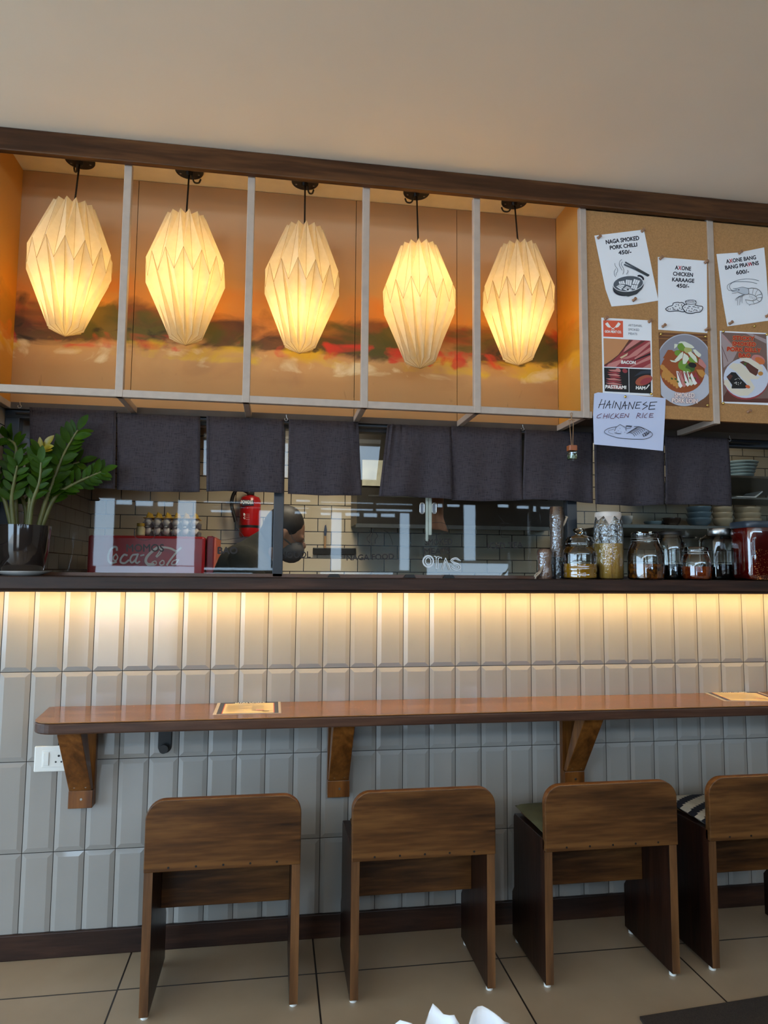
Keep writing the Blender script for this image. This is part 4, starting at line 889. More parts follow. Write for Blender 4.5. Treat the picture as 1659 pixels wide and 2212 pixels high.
# ------------------------------------------------------------------ hanging scent bottle
p = at(1236, 993, FY-0.006); tz = at(1236, 893, FY-0.006).z
sb = thing('hanging_bottle', 'tiny glass scent bottle with wooden cap hanging on a cord from the frame', 'bottle', p)
MB().lathe([(0.014, 0.0), (0.0165, 0.003), (0.0165, 0.026), (0.012, 0.031), (0.010, 0.034)], n=20, sq=5).build('bottle_glass', thin_glass('bottle_glass', (0.85, 0.9, 0.82), 0.12), sb, smooth=40)
MB().lathe([(0.0145, 0.002), (0.0145, 0.014)], n=16, sq=5).build('oil', plain('scent_oil', (120, 128, 90), 0.1), sb, smooth=40)
MB().lathe([(0.016, 0.033), (0.0165, 0.035), (0.0165, 0.052), (0.015, 0.053)], n=20, sq=6).build('wooden_cap', plain('cap_wood', (150, 82, 42), 0.5), sb, smooth=30)
hz = tz-p.z
MB().tube([(-0.002, 0, 0.053), (-0.008, 0, hz-0.035), (0, 0, hz-0.02), (0.004, 0, hz)], 0.0012, 6).tube([(0.003, 0, 0.053), (0.007, 0, hz-0.035), (0, 0, hz-0.02), (-0.004, 0, hz)], 0.0012, 6).tube([(-0.012, 0, hz-0.030), (0, -0.003, hz-0.024), (0.013, 0, hz-0.026)], 0.0015, 6).tube([(0.004, 0, hz), (0.002, 0.004, hz+0.004), (-0.004, 0, hz)], 0.0012, 6).build('hanging_cord', plain('tan_cord', (160, 122, 84), 0.8), sb, smooth=60)

# ------------------------------------------------------------------ plant
m_leaf = plain('glossy_leaf', (38, 66, 4), 0.5, var=0.22, scale=14, spec=0.15); m_leafy = plain('yellow_leaf', (128, 116, 24), 0.35, var=0.15, scale=14); m_stem = plain('plant_stem', (92, 96, 52), 0.5, var=0.15)
m_pot = plain('glossy_dark_pot', (40, 34, 32), 0.06, var=0.02, coat=0.5); m_soil = plain('soil', (44, 34, 26), 0.95, var=0.2, scale=80, bump=0.5, bscale=120)
px0 = 0.052; pyy = 0.005
sa = tag(MB().lathe([(0.055, 0.0), (0.060, 0.002), (0.092, 0.014), (0.094, 0.016), (0.090, 0.016), (0.055, 0.005), (0.0, 0.005)], n=40).build('saucer', m_porc, loc=(px0, pyy, LZ), smooth=40), 'white saucer under the plant pot on the ledge', 'saucer')
pl = thing('potted_plant', 'green leafy plant in a glossy dark pot on the left end of the ledge', 'plant', (px0, pyy, LZ+0.0055))
MB().lathe([(0.0, 0.0), (0.058, 0.0), (0.064, 0.006), (0.080, 0.080), (0.086, 0.165), (0.086, 0.168), (0.080, 0.168), (0.078, 0.150)], n=48).build('pot', m_pot, pl, smooth=40)
MB().lathe([(0.0, 0.152), (0.0785, 0.150)], n=24).build('soil', m_soil, pl, smooth=60)
def leaf(mb, base, d, nrm, L, w, m=0):
    d = d.normalized(); s = d.cross(nrm).normalized(); n = s.cross(d)
    prof = [(0.0, 0.02), (0.12, 0.45), (0.3, 0.85), (0.5, 1.0), (0.7, 0.86), (0.88, 0.48), (1.0, 0.0)]
    vs = []
    for t, ww in prof:
        c = base + d*L*t - n*L*0.10*(t-0.2)**2
        vs += [c + s*w*ww/2 + n*w*0.14*ww, c, c - s*w*ww/2 + n*w*0.14*ww]
    fs = []
    for i in range(len(prof)-1):
        a = i*3; fs += [(a, a+1, a+4, a+3), (a+1, a+2, a+5, a+4)]
    mb.add(vs, fs, m)
STEMS = [([(310,950),(332,800),(372,690),(430,530),(490,390),(580,240)], 0.00, 0.30, 10, 0.062), ([(235,950),(240,800),(250,650),(275,540),(315,430),(350,385)], -0.03, 0.35, 8, 0.052),
         ([(115,950),(122,780),(150,640),(182,525)], -0.055, 0.35, 4, 0.058), ([(330,860),(400,740),(500,660),(640,590),(745,545)], 0.015, 0.20, 9, 0.055),
         ([(108,900),(112,700),(112,500),(118,360),(60,300)], 0.00, 0.35, 7, 0.060), ([(100,900),(60,760),(0,640),(-60,560)], -0.045, 0.30, 6, 0.055),
         ([(210,950),(200,850),(290,640),(400,520),(560,460)], 0.045, 0.45, 7, 0.058), ([(170,950),(160,820),(80,620),(10,560)], 0.05, 0.4, 6, 0.056), ([(260,950),(270,800),(330,640),(350,500)], -0.05, 0.40, 6, 0.055)]
for si, (st, dy, t0, nl, L) in enumerate(STEMS):
    P = [at(x/3.456, 860+y/3.456, pyy) for x, y in st]
    base = Vector((px0+(P[0].x-px0)*0.75, pyy+dy*0.6, LZ+0.155)); P[0] = base
    P = [p_ + Vector((0, dy*(0.6+0.8*i/len(P)), 0)) if i else p_ for i, p_ in enumerate(P)]
    sp_ = smooth_path(P, 6); n = len(sp_); nl = int(nl*1.35)
    sto = MB().tube([p_-pl.location for p_ in sp_], [0.0085*(1-0.72*i/n)+0.0008 for i in range(n)], 8).build('stem', m_stem, pl, smooth=60)
    lv = MB()
    for k in range(nl):
        t = t0+(0.97-t0)*k/(nl-1); f = t*(n-1); i = int(f); c = sp_[i].lerp(sp_[min(i+1, n-1)], f-i); tg = (sp_[min(i+1, n-1)]-sp_[max(i-1, 0)]).normalized()
        side = tg.cross(Vector((0, 1, 0))).normalized()
        for sgn in (1, -1):
            dv = tg*0.75 + side*sgn*(0.75+0.2*random.random()) + Vector((0, random.uniform(-0.55, 0.35), random.uniform(-0.1, 0.15)))
            nr = Vector((0, -1, 0.5)) + Vector((random.uniform(-.5, .5), 0, random.uniform(-.4, .4)))
            if c.x+dv.normalized().x*L < -0.072: dv = Vector((0.1, -0.8, 0.3))
            LL = L*random.uniform(0.8, 1.15); leaf(lv, c-pl.location, dv, nr, LL, LL*0.42, 1 if (si == 1 and k >= nl-2) else 0)
    leaf(lv, sp_[-1]-pl.location, (sp_[-1]-sp_[-3]) if sp_[-1].x > 0 else Vector((0, -1, .5)), Vector((0, -1, 0.4)), L*1.1, L*0.5, 1 if si == 1 else 0)
    lv.build('leaves', [m_leaf, m_leafy], sto, smooth=60)

# ------------------------------------------------------------------ jars on the ledge
m_jar = thin_glass('jar_glass', (0.90, 0.92, 0.90), 0.09)
m_film = thin_glass('cling_film', (0.95, 0.95, 0.93), 0.10, 0.5, 0.02)
def liquid(name, a, b, sc=40, rough=0.12):
    m, nt, bb = new_mat(name); tc = node(nt, 'ShaderNodeTexCoord'); v = node(nt, 'ShaderNodeTexNoise'); v.inputs['Scale'].default_value = sc; v.inputs['Detail'].default_value = 6
    link(nt, tc.outputs['Object'], v.inputs['Vector']); link(nt, ramp(nt, v.outputs[0], [(0.38, lin(a)), (0.62, lin(b))]), bb.inputs['Base Color']); bb.inputs['Roughness'].default_value = rough; return m
def jar(label, x0, x1, yt, y, prof, cat='jar', n=36, sq=None, glass=None, contents=None, rmul=1.0):
    """prof: (radius share, height share of the body glass)"""
    a = at(x0, 1250, y); b = at(x1, 1250, y); H = at((x0+x1)/2, yt, y).z-LZ; r = (b.x-a.x)/2*rmul
    j = thing('glass_jar', label, cat, ((a.x+b.x)/2, y, LZ), 'jars on the ledge')
    P = [(pr*r, pz*H+0.0008) for pr, pz in prof]
    g = MB(); g.lathe([(0.001, 0.0008)]+P, n=n, sq=sq); g.f.pop(); g.m.pop()
    g.build('jar_body', glass or m_jar, j, smooth=50)
    if contents:
        lv, mt = contents
        Q = [(max(0.001, pr*r-0.002), pz*H+0.0025) for pr, pz in prof if pz < lv]
        last = [p_ for p_ in prof if p_[1] < lv][-1]; nxt = [p_ for p_ in prof if p_[1] >= lv][0]
        tt = (lv-last[1])/(nxt[1]-last[1]); Q.append(((last[0]+(nxt[0]-last[0])*tt)*r-0.002, lv*H))
        MB().lathe([(0.001, 0.0025)]+Q, n=n, sq=sq).build('contents', mt, j, smooth=50)
    return j, r, H
def clip_lid(j, r, z0, z1, lidr):
    lidg = MB().lathe([(lidr, z0), (lidr*1.06, z0+0.004), (lidr*1.06, z1-0.006), (lidr*0.95, z1), (0.001, z1+0.001)], n=32).build('glass_lid', m_jar, j, smooth=40)
    w = MB()
    for zz in (z0-0.002, z0+0.006): w.tube([(lidr*1.09*math.cos(t), lidr*1.09*math.sin(t), zz) for t in [2*PI*k/32 for k in range(33)]], 0.0011, 6)
    w.tube(smooth_path([(lidr*0.5, -lidr*0.98, z0+0.006), (lidr*0.62, -lidr*1.05, z0-0.016), (lidr*0.75, -lidr*1.0, z0-0.03), (lidr*0.5, -lidr*1.12, z0-0.012)]), 0.0013, 6)
    w.build('wire_clip', m_steel, j, smooth=60)
def squeeze(o):
    pass
# short wrapped bundle
def wrapped(label, x0, x1, yt, y, mt, tail, split=None):
    a = at(x0, 1250, y); b = at(x1, 1250, y); H = at((x0+x1)/2, yt, y).z-LZ; r = (b.x-a.x)/2
    t = thing('wrapped_bundle', label, 'bundle', ((a.x+b.x)/2, y, LZ), 'jars on the ledge')
    mb = MB(); n = 24; vs = []; zs = [0, 0.1, 0.3, 0.5, 0.7, 0.85, 1.0]
    prof = [(r*(0.93+0.07*math.sin(k*1.7)), z*H) for k, z in enumerate(zs)]
    mb.lathe([(0.001, 0.001)]+[(p_[0], p_[1]+0.001) for p_ in prof]+[(0.001, H+0.001)], n=n)
    if split:
        for i, f in enumerate(mb.f):
            if max(mb.v[q].z for q in f) <= split*H+0.005: mb.m[i] = 1
    mb.build('core', mt, t, smooth=60)
    fm = MB(); rr = random.Random(3)
    fm.lathe([(p_[0]+0.0015+0.001*rr.random(), p_[1]+0.001) for p_ in prof]+[(r*0.6, H+0.004)], n=n); fm.f.pop(); fm.m.pop(); fm.f.pop(); fm.m.pop()
    for v in fm.v: v += Vector((rr.uniform(-1, 1), rr.uniform(-1, 1), 0))*0.0012
    fm.build('cling_film', m_film, t, smooth=80)
    tm = MB(); q = [Vector(p_) for p_ in tail]
    for k in range(3): tm.tube(smooth_path([p_*1.0+Vector((0, 0.003*k, 0.004*k*rr.uniform(-1, 1))) for p_ in q]), [0.003]*(len(smooth_path(q))-1)+[0.006], 6)
    tm.build('film_tail', plain('crumpled_film', (176, 160, 138), 0.3, var=0.2), t, smooth=60)
def streak(name, a, b, c):
    return wood(name, a, b, c, 'z', 0.4, 3.0)
wrapped('short film-wrapped brown bundle, leftmost item of the jar row', 1162, 1192, 1187, -0.02, [streak('bundle_brown', (60, 34, 22), (116, 72, 46), (176, 140, 108))]*2, [(-0.015, -0.02, 0.05), (-0.03, -0.03, 0.026), (-0.045, -0.03, 0.012), (-0.05, -0.028, 0.002)])
wrapped('tall film-wrapped dark cylinder standing next to the short brown bundle', 1190, 1218, 1096, 0.03, [streak('bundle_bark', (40, 28, 20), (92, 62, 40), (150, 116, 82)), plain('black_contents', (14, 13, 14), 0.15)], [(0.02, -0.018, 0.21), (0.028, -0.02, 0.225), (0.036, -0.018, 0.245)], 0.32)
j, r, H = jar('lidded glass jar with ribbed body and amber liquid', 1217, 1288, 1141, -0.02, [(0.80, 0.0), (0.93, 0.02), (0.96, 0.08), (0.92, 0.11), (0.97, 0.16), (0.97, 0.22), (0.93, 0.25), (0.98, 0.32), (0.99, 0.48), (0.95, 0.56), (0.82, 0.62), (0.78, 0.64), (0.80, 0.66)], contents=(0.30, liquid('amber_liquid', (168, 116, 14), (196, 142, 34), 12, 0.08)))
MB().lathe([(r*0.82, H*0.66), (r*0.84, H*0.68), (r*0.84, H*0.72), (r*0.80, H*0.74), (r*0.70, H*0.82), (r*0.30, H*0.86), (r*0.16, H*0.88), (r*0.30, H*0.92), (r*0.36, H*0.96), (r*0.28, H*0.99), (0.001, H)], n=36).build('glass_lid', m_jar, j, smooth=40)
j, r, H = jar('tall film-wrapped jar with white cover, filled with yellow strips', 1287, 1345, 1107, 0.0, [(0.90, 0.0), (0.98, 0.02), (1.0, 0.30), (0.99, 0.75), (0.92, 0.86), (0.84, 0.93), (0.84, 0.97)], contents=(0.53, wood('yellow_strips', (150, 106, 16), (206, 158, 48), (228, 192, 100), 'z', 0.4, 3.0)), glass=m_film)
MB().lathe([(r*0.90, H*0.93), (r*0.90, H*0.985), (r*0.84, H*1.0), (0.001, H*1.002)], n=36).build('cover', plain('cream_cover', (206, 198, 190), 0.6), j, smooth=40)
cv = MB()
for k in range(8):
    a0 = 2*PI*k/8; a1 = a0+2*PI/8; am = (a0+a1)/2
    cv.add([(r*0.91*math.cos(a0), r*0.91*math.sin(a0), H*0.935), (r*0.91*math.cos(a1), r*0.91*math.sin(a1), H*0.935), (r*1.03*math.cos(am), r*1.03*math.sin(am), H*(0.80 if k % 2 else 0.87))], [(0, 1, 2)])
cv.build('cover_flap', plain('cream_cover_flap', (200, 190, 182), 0.6), j)
j, r, H = jar('clip-top glass jar a third full of brown pickle', 1360, 1431, 1150, -0.045, [(0.86, 0.0), (0.98, 0.03), (1.0, 0.10), (1.0, 0.48), (0.94, 0.62), (0.78, 0.74), (0.72, 0.78), (0.72, 0.82)], contents=(0.33, liquid('brown_pickle', (52, 24, 10), (146, 84, 24), 60)))
clip_lid(j, r, H*0.83, H, r*0.72)
j, r, H = jar('round jar with black lid, dark specks inside and black sauce', 1421, 1477, 1148, 0.045, [(0.90, 0.0), (0.99, 0.03), (1.0, 0.1), (1.0, 0.62), (0.94, 0.78), (0.80, 0.88), (0.76, 0.91), (0.76, 0.94)], contents=(0.32, plain('black_sauce', (10, 10, 12), 0.1)))
MB().lathe([(r*0.80, H*0.925), (r*0.82, H*0.93), (r*0.82, H*0.985), (r*0.78, H), (0.001, H)], n=32).build('lid', m_black, j, smooth=40)
sp_ = MB(); rr = random.Random(5)
for k in range(46):
    t = rr.uniform(PI*0.95, PI*2.05); z = H*(0.34+0.5*rr.random()**1.4); ra = r*(1.002 if z < H*0.62 else 1.0-(z/H-0.62)*0.55); s = rr.uniform(0.0012, 0.0036)
    c = Vector((ra*math.cos(t), ra*math.sin(t), z)); u = Vector((-math.sin(t), math.cos(t), 0))
    sp_.add([c+u*s*rr.uniform(.5, 1), c+Vector((0, 0, s*rr.uniform(.5, 1))), c-u*s*rr.uniform(.5, 1), c-Vector((0, 0, s*rr.uniform(.6, 1.4)))], [(0, 1, 2, 3)])
sp_.build('specks', m_black, j)
j, r, H = jar('small clip-top jar of dark red pickle', 1476, 1533, 1182, -0.045, [(0.86, 0.0), (0.98, 0.04), (1.0, 0.14), (1.0, 0.52), (0.92, 0.68), (0.80, 0.76), (0.78, 0.80)], contents=(0.41, liquid('red_pickle', (104, 30, 12), (168, 76, 26), 60)))
clip_lid(j, r, H*0.81, H, r*0.78)
j, r, H = jar('square shouldered jar with steel lid and black liquid', 1525, 1600, 1142, 0.070, [(0.93, 0.0), (0.99, 0.02), (1.0, 0.06), (1.0, 0.72), (0.95, 0.80), (0.72, 0.855), (0.70, 0.88)], sq=8, n=48, contents=(0.30, plain('black_liquid', (12, 11, 12), 0.08)))
MB().lathe([(r*0.72, H*0.86), (r*0.74, H*0.87), (r*0.74, H*0.99), (r*0.72, H), (0.001, H)], n=40).build('steel_lid', m_steel, j, smooth=40)
j.scale = (1, 0.74, 1)
j, r, H = jar('large red jar with blue-black lid at the right end of the ledge', 1597, 1676, 1128, -0.042, [(0.88, 0.0), (0.97, 0.03), (1.0, 0.10), (1.0, 0.80), (0.97, 0.88), (0.95, 0.90)], sq=5, n=48, contents=(0.89, liquid('red_sauce', (84, 8, 6), (108, 12, 8), 10, 0.1)))
MB().lathe([(r*1.0, H*0.89), (r*1.02, H*0.90), (r*1.02, H*0.98), (r*0.99, H), (0.001, H)], n=40, sq=5).build('lid', plain('slate_lid', (44, 54, 66), 0.35), j, smooth=40)
j.scale = (1, 0.84, 1)
gm = MB(); rr = random.Random(9)
for k in range(260):
    x = r*rr.uniform(-0.75, 0.85); z = H*0.5*rr.random()**1.2+0.006; s = rr.uniform(0.0008, 0.002)
    gm.ell((x, -r*0.985+0.0018, z), (s*1.6, 0.0015, s), n=6)
gm.build('seeds', plain('chilli_seeds', (190, 110, 40), 0.4, var=0.2), j)

# ------------------------------------------------------------------ window handles, track locks, glass decal, reflected lettering painted on the pane
for px, wh in ((912, 'left'), (938, 'right')):
    p0 = at(px, 1098, GY-0.004)
    pts = []
    for k in range(17):
        a = PI*k/16; pts.append((0.0085*math.cos(a), 0, 0.013+0.0085*math.sin(a)))
    for k in range(17):
        a = PI+PI*k/16; pts.append((0.0085*math.cos(a), 0, -0.013+0.0085*math.sin(a)))
    pts.append(pts[0])
    h = thing('sliding_handle', 'oval steel pull handle on the sliding glass, %s of the pale seal strips' % wh, 'handle', p0)
    MB().tube(pts, 0.0028, 8).build('ring', m_steel, h, smooth=60)
    MB().prism([(q[0]*0.8, q[2]*0.86) for q in pts[:-1]], 'y', -0.001, 0.003).build('grip', plain('grip_grey', (110, 116, 126), 0.4), h)
for a, b, y1, wh in ((919.5, 924.5, 1169, 'longer, left'), (925.5, 932, 1156, 'shorter, right')):
    p0 = at(a, 1060, GY-0.004); p1 = at(b, y1, GY-0.004)
    tag(MB().box(p0.x, p1.x, GY-0.010, GY-0.002, p1.z, 1.84).build('seal_strip', plain('pale_rubber', (160, 168, 156), 0.4), bevel=0.001), 'pale vertical seal strip between the glass doors, %s of the pair' % wh, 'strip')
for x0, x1, wh in ((706, 735, 'right of the window post'), (870, 897, 'left of the seal strips'), (955, 981, 'under the white lettering')):
    p0 = at(x0, 1249, 0.128); p1 = at(x1, 1249, 0.128); w = p1.x-p0.x
    tag(MB().prism([(0, 0), (w, 0), (w*0.84, 0.013), (w*0.2, 0.013)], 'y', 0, 0.02).build('track_lock', m_black, loc=(p0.x, 0.112, LZ), bevel=0.001), 'small black track lock on the ledge '+wh, 'lock')
m_sign = flat('frosted_decal', (236, 240, 242)); m_reflection_ink = flat('reflected_text_ink', (34, 26, 24))
d = Draw(860, 1060, 8.295, GY-0.0015)
d.ellipse(540, 1265, 98, 105, m_sign, 0, 14, n=40).ellipse(540, 1265, 84, 90, m_sign, 0, 11, n=40).ellipse(540, 1265, 48, 66, m_sign, 0, 16, n=40)
d.line([(645,1175),(670,1180),(682,1215),(676,1390)], 13, m_sign, True).line([(715,1390),(718,1240),(735,1205),(770,1195),(778,1215)], 13, m_sign, True).line([(676,1390),(715,1395)], 11, m_sign).line([(682,1215),(700,1185),(740,1180)], 11, m_sign, True)
d.line([(780,1405),(850,1205),(940,1415)], 13, m_sign).line([(800,1410),(852,1265),(915,1418)], 12, m_sign)
d.line([(1115,1255),(1050,1205),(980,1215),(945,1250),(985,1290),(1060,1310),(1115,1350),(1110,1400),(1060,1425),(1000,1410),(950,1370)], 15, m_sign, True).line([(1090,1250),(1040,1228),(990,1235),(975,1255),(1010,1280),(1080,1305)], 12, m_sign, True).line([(960,1345),(1010,1385),(1060,1395),(1085,1370),(1060,1340),(990,1315)], 12, m_sign, True)
tag(d.build('window_lettering'), 'white outlined lettering on the glass right of the seal strips', 'lettering')
def reflected_text(ox, oy, sc, items, label, lines=()):  # street-window lettering seen as a reflection, painted straight onto the pane
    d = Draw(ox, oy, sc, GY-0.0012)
    for t_, a_, b_, h_ in items: d.text(t_, a_, b_, h_, m_reflection_ink, 3)
    for st, w in lines: d.line(st, w, m_reflection_ink, True)
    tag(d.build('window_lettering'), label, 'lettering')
reflected_text(180, 1050, 5.925, [('MOMOS', (553, 838), (1030, 838), 92)], 'dark brown lettering reflection with a bowl outline painted on the glass before the red cooler', [([(660,590),(655,630),(690,670),(800,690),(900,660),(930,600)], 7), ([(650,540),(660,590)], 7), ([(760,470),(860,460),(930,540),(930,600)], 5)])
reflected_text(420, 880, 3.456, [('BAO', (175, 1092), (320, 1092), 48)], 'faint grey lettering reflection painted on the glass under the red extinguisher', [([(130,960),(200,990),(290,980),(360,968),(350,940),(310,900)], 3)])
reflected_text(490, 1060, 8.295, [('NOODL', (960, 1205), (1500, 1200), 112)], 'dark lettering reflection painted on the glass right of the navy window post', [([(1150,760),(1180,860),(1270,930),(1400,945)], 8), ([(1270,965),(1400,968)], 10)])
reflected_text(680, 1060, 7.541, [('NAGA FOOD', (520, 1135), (1290, 1112), 86)], 'dark lettering reflection with steam squiggles painted on the glass below the dark hood', [([(890,650),(905,700),(860,760),(860,810),(890,845)], 10), ([(940,615),(955,660),(920,760),(925,890)], 10), ([(1000,690),(1020,740),(985,800),(985,860)], 10), ([(1130,650),(1200,690),(1250,800),(1270,885)], 6)])
reflected_text(860, 1060, 8.295, [('SMOKED', (480, 972), (970, 965), 105), ('MEATS', (470, 1140), (930, 1130), 105)], 'dark two line lettering reflection with a hat sketch painted on the glass above the white outlined letters', [([(610,580),(730,570),(860,600),(900,680),(870,690)], 7), ([(600,800),(700,785),(820,770),(890,765),(910,735)], 7)])
reflected_text(1000, 1060, 7.541, [('ICED TEA', (405, 945), (975, 930), 92)], 'dark lettering reflection with a drinking glass sketch painted on the glass left of the jars', [([(595,530),(745,530)], 5), ([(595,530),(630,755)], 5), ([(630,755),(755,755)], 5), ([(575,400),(680,530)], 5), ([(600,570),(660,585),(740,565)], 5)])

# ------------------------------------------------------------------ kitchen
m_stainless = plain('kitchen_steel', (120, 118, 112), 0.35, 0.9, var=0.05); m_hood = plain('dark_hood', (44, 40, 34), 0.4, 0.3, var=0.06)
wz = 1.02
tag(MB().box(-0.07, 4.4, 0.76, KY-0.005, wz-0.04, wz).build('worktop', m_stainless, bevel=0.003), 'steel kitchen worktop behind the glass', 'worktop')
tag(MB().box(-0.07, 4.4, 0.79, KY-0.005, 0.0, wz-0.0405).build('base_cabinet', m_hood), 'dark base cabinet under the kitchen worktop', 'cabinet')
hx = at(771, 1100, 1.05).x; hzz = at(1000, 1143, 1.05).z
hd = thing('extractor_hood', 'dark kitchen extractor hood hanging over the right part of the tiled wall', 'hood', (hx, 1.05, hzz))
hw = at(1222, 1100, 1.05).x-hx
MB().box(0, hw, 0, KY-1.05-0.003, 0.02, 0.55).build('hood_body', m_hood, hd)
MB().box(-0.004, hw+0.004, -0.004, 0.02, 0, 0.02).build('hood_rim', m_stainless, hd)
p0 = at(783, 993, 1.04); p1 = at(829, 1050, 1.04)
tag(MB().box(p0.x, p1.x, 1.040, 1.046, p1.z, p0.z).build('white_panel', plain('white_panel', (176, 176, 160), 0.4)), 'pale square panel on the hood seen through the wide curtain gap', 'panel')
# red cooler with white script
x0 = at(190, 1157, 0.78).x; x1 = at(443, 1157, 0.78).x; zt = at(300, 1157, 0.78).z
co = thing('drinks_cooler', 'red drinks cooler box with white flowing script, left behind the glass', 'cooler', (x0, 0.78, wz))
m_cool = plain('cooler_red', (150, 22, 30), 0.3, var=0.04)
MB().box(0, x1-x0, 0, 0.42, 0, zt-wz).build('cooler_body', m_cool, co, bevel=0.012)
d = Draw(180, 1050, 5.925, 0.7785)
m_scr = flat('script_white', (200, 196, 196))
for st, w in (([(430,820),(425,785),(390,780),(345,820),(320,890),(325,960),(360,985),(420,970)],26), ([(420,870),(390,900),(385,940),(420,950),(440,910),(420,870)],16), ([(560,885),(520,880),(480,930),(480,975),(530,985),(580,950)],24), ([(680,875),(630,885),(600,940),(620,980),(670,940),(700,870),(670,960),(690,985),(720,965)],22), ([(735,890),(775,880)],20), ([(1010,800),(960,785),(890,830),(820,900),(800,960),(830,1000),(900,1000)],34), ([(930,900),(960,860),(1000,800),(990,860),(940,910)],16), ([(940,790),(1040,785),(1120,800),(1190,830),(1240,800)],26), ([(910,960),(880,980),(890,1010),(930,1000),(930,965),(910,960)],14), ([(1010,950),(980,980),(990,1010),(1030,1000),(1030,960),(1010,950)],14), ([(1250,790),(1190,850),(1110,950),(1070,1010)],24), ([(1200,940),(1150,960),(1130,1000),(1180,1000),(1220,940)],16)): d.line(st, w, m_scr, True)
d.build('script_print', co, world=True)
sx0 = at(447, 1157, 0.8).x; sx1 = at(463, 1157, 0.8).x
rb = thing('red_box', 'narrow dark red box beside the drinks cooler', 'box', (sx0, 0.80, wz))
MB().box(0, sx1-sx0, 0, 0.3, 0, at(455, 1158, 0.8).z-wz).build('box_body', plain('dark_red', (112, 26, 40), 0.4), rb, bevel=0.006)
MB().box(sx1-sx0, sx1-sx0+0.008, 0.01, 0.29, 0.01, at(455, 1160, 0.8).z-wz).build('orange_side', plain('box_orange', (206, 92, 60), 0.4), rb)
# egg trays and eggs on the cooler
def tray(name, label, z, col, inv, cat='tray'):
    n = 6; pit = 0.0435; w = n*pit; mb = MB(); q = 8; N = n*q; rows = 3; Mj = rows*q; vs = []
    for j in range(Mj+1):
        for i in range(N+1):
            u = i/q; v = j/q
            h = 0.020*(-math.cos(2*PI*u))*0.5*(-math.cos(2*PI*v)) * (1 if not inv else 1)
            pk = max(0, math.cos(2*PI*u))**1 * max(0, math.cos(2*PI*v))
            vs.append((u*pit, v*pit, 0.028*(pk if not inv else 1-pk*0.0) + (0.0 if not inv else 0) if not inv else 0.014+0.030*(max(0, math.cos(2*PI*(u-0.5)))*max(0, math.cos(2*PI*(v-0.5))))))
    fs = [(j*(N+1)+i, j*(N+1)+i+1, (j+1)*(N+1)+i+1, (j+1)*(N+1)+i) for j in range(Mj) for i in range(N)]
    mb.add(vs, fs)
    p = at(308, 1140, 0.86)
    o = mb.build('egg_tray', plain(name, col, 0.7), loc=(p.x, 0.86, z), smooth=60); sd = o.modifiers.new('s', 'SOLIDIFY'); sd.thickness = 0.0025
    tag(o, label, cat, 'egg trays on the cooler'); return p.x
zc = zt
m_egg = plain('egg_shell', (214, 206, 198), 0.5, var=0.02)
ex = tray('grey_tray', 'grey card egg tray resting on the red cooler', zc+0.001, (96, 92, 96), False)
tray('grey_tray_b', 'grey card egg tray between the two rows of eggs', zc+0.044, (96, 92, 96), False)
tray('yellow_tray', 'yellow egg tray turned over on top of the eggs', zc+0.078, (190, 150, 30), True)
for row, z in ((0, zc+0.008), (1, zc+0.050)):
    for k in range(6):
        e = MB().ell((0, 0, 0.026), (0.0195, 0.0195, 0.026), n=16)
        for v in e.v: v.x *= 1-0.12*(v.z-0.026)/0.026; v.y *= 1-0.12*(v.z-0.026)/0.026
        tag(e.build('egg', m_egg, loc=(ex+0.0435*(k+0.5), 0.882, z-0.002), smooth=80), 'white egg, %s from the left in the %s row on the cooler' % (['first', 'second', 'third', 'fourth', 'fifth', 'sixth'][k], ['lower', 'upper'][row]), 'egg', 'eggs in the trays')
p = at(302, 1153, 0.80)
sj = thing('spice_jar', 'small pale jar with yellow lid standing on the red cooler', 'jar', (p.x, 0.815, zt))
MB().lathe([(0.016, 0), (0.021, 0.004), (0.021, 0.036), (0.014, 0.046)], n=20).build('jar_body', plain('pale_jar', (196, 182, 140), 0.3), sj, smooth=40)
MB().lathe([(0.018, 0.046), (0.018, 0.060), (0.001, 0.061)], n=20).build('lid', plain('yellow_lid', (196, 156, 40), 0.4), sj, smooth=40)
# fire extinguisher
p = at(539, 1160, 1.27); r = 0.057; Hx = at(539, 1070, 1.27).z-p.z
fe = thing('fire_extinguisher', 'red fire extinguisher hanging on the kitchen tiles beyond the window post', 'fire extinguisher', (p.x, 1.27, p.z))
m_fx = plain('extinguisher_red', (176, 18, 22), 0.25, var=0.03)
MB().lathe([(0.001, 0), (r*0.9, 0.0), (r, 0.012), (r, Hx*0.86), (r*0.85, Hx*0.95), (r*0.4, Hx), (0.001, Hx+0.002)], n=32).build('cylinder', m_fx, fe, smooth=40)
MB().lathe([(r*1.005, Hx*0.21), (r*1.005, Hx*0.27)], n=32).build('band', m_black, fe, smooth=40)
MB().tube(smooth_path([(0, -0.01, Hx+0.01), (-0.07, -0.02, Hx+0.03), (-0.10, -0.02, Hx*0.8), (-0.075, -0.02, Hx*0.35)]), 0.010, 8).build('hose', m_black, fe, smooth=60)
MB().box(-0.02, 0.02, -0.02, 0.02, Hx, Hx+0.05).build('valve', m_black, fe, bevel=0.004)
fd = Draw(490, 1060, 8.295, 1.27-r*1.03)
fd.poly([(270, 160), (480, 170), (485, 270), (275, 265)], flat('label_navy', (30, 36, 60))); fd.text('POWDER', (255, 235), (470, 238), 62, p_wh2, 2)
fd.text('B', (300, 445), (330, 445), 40, p_wh2, 1).text('C', (300, 505), (330, 505), 40, p_wh2, 1)
for k in range(4): fd.line([(345, 420+k*32), (405, 420+k*32)], 6, p_pink)
fd.build('label', fe, world=True)
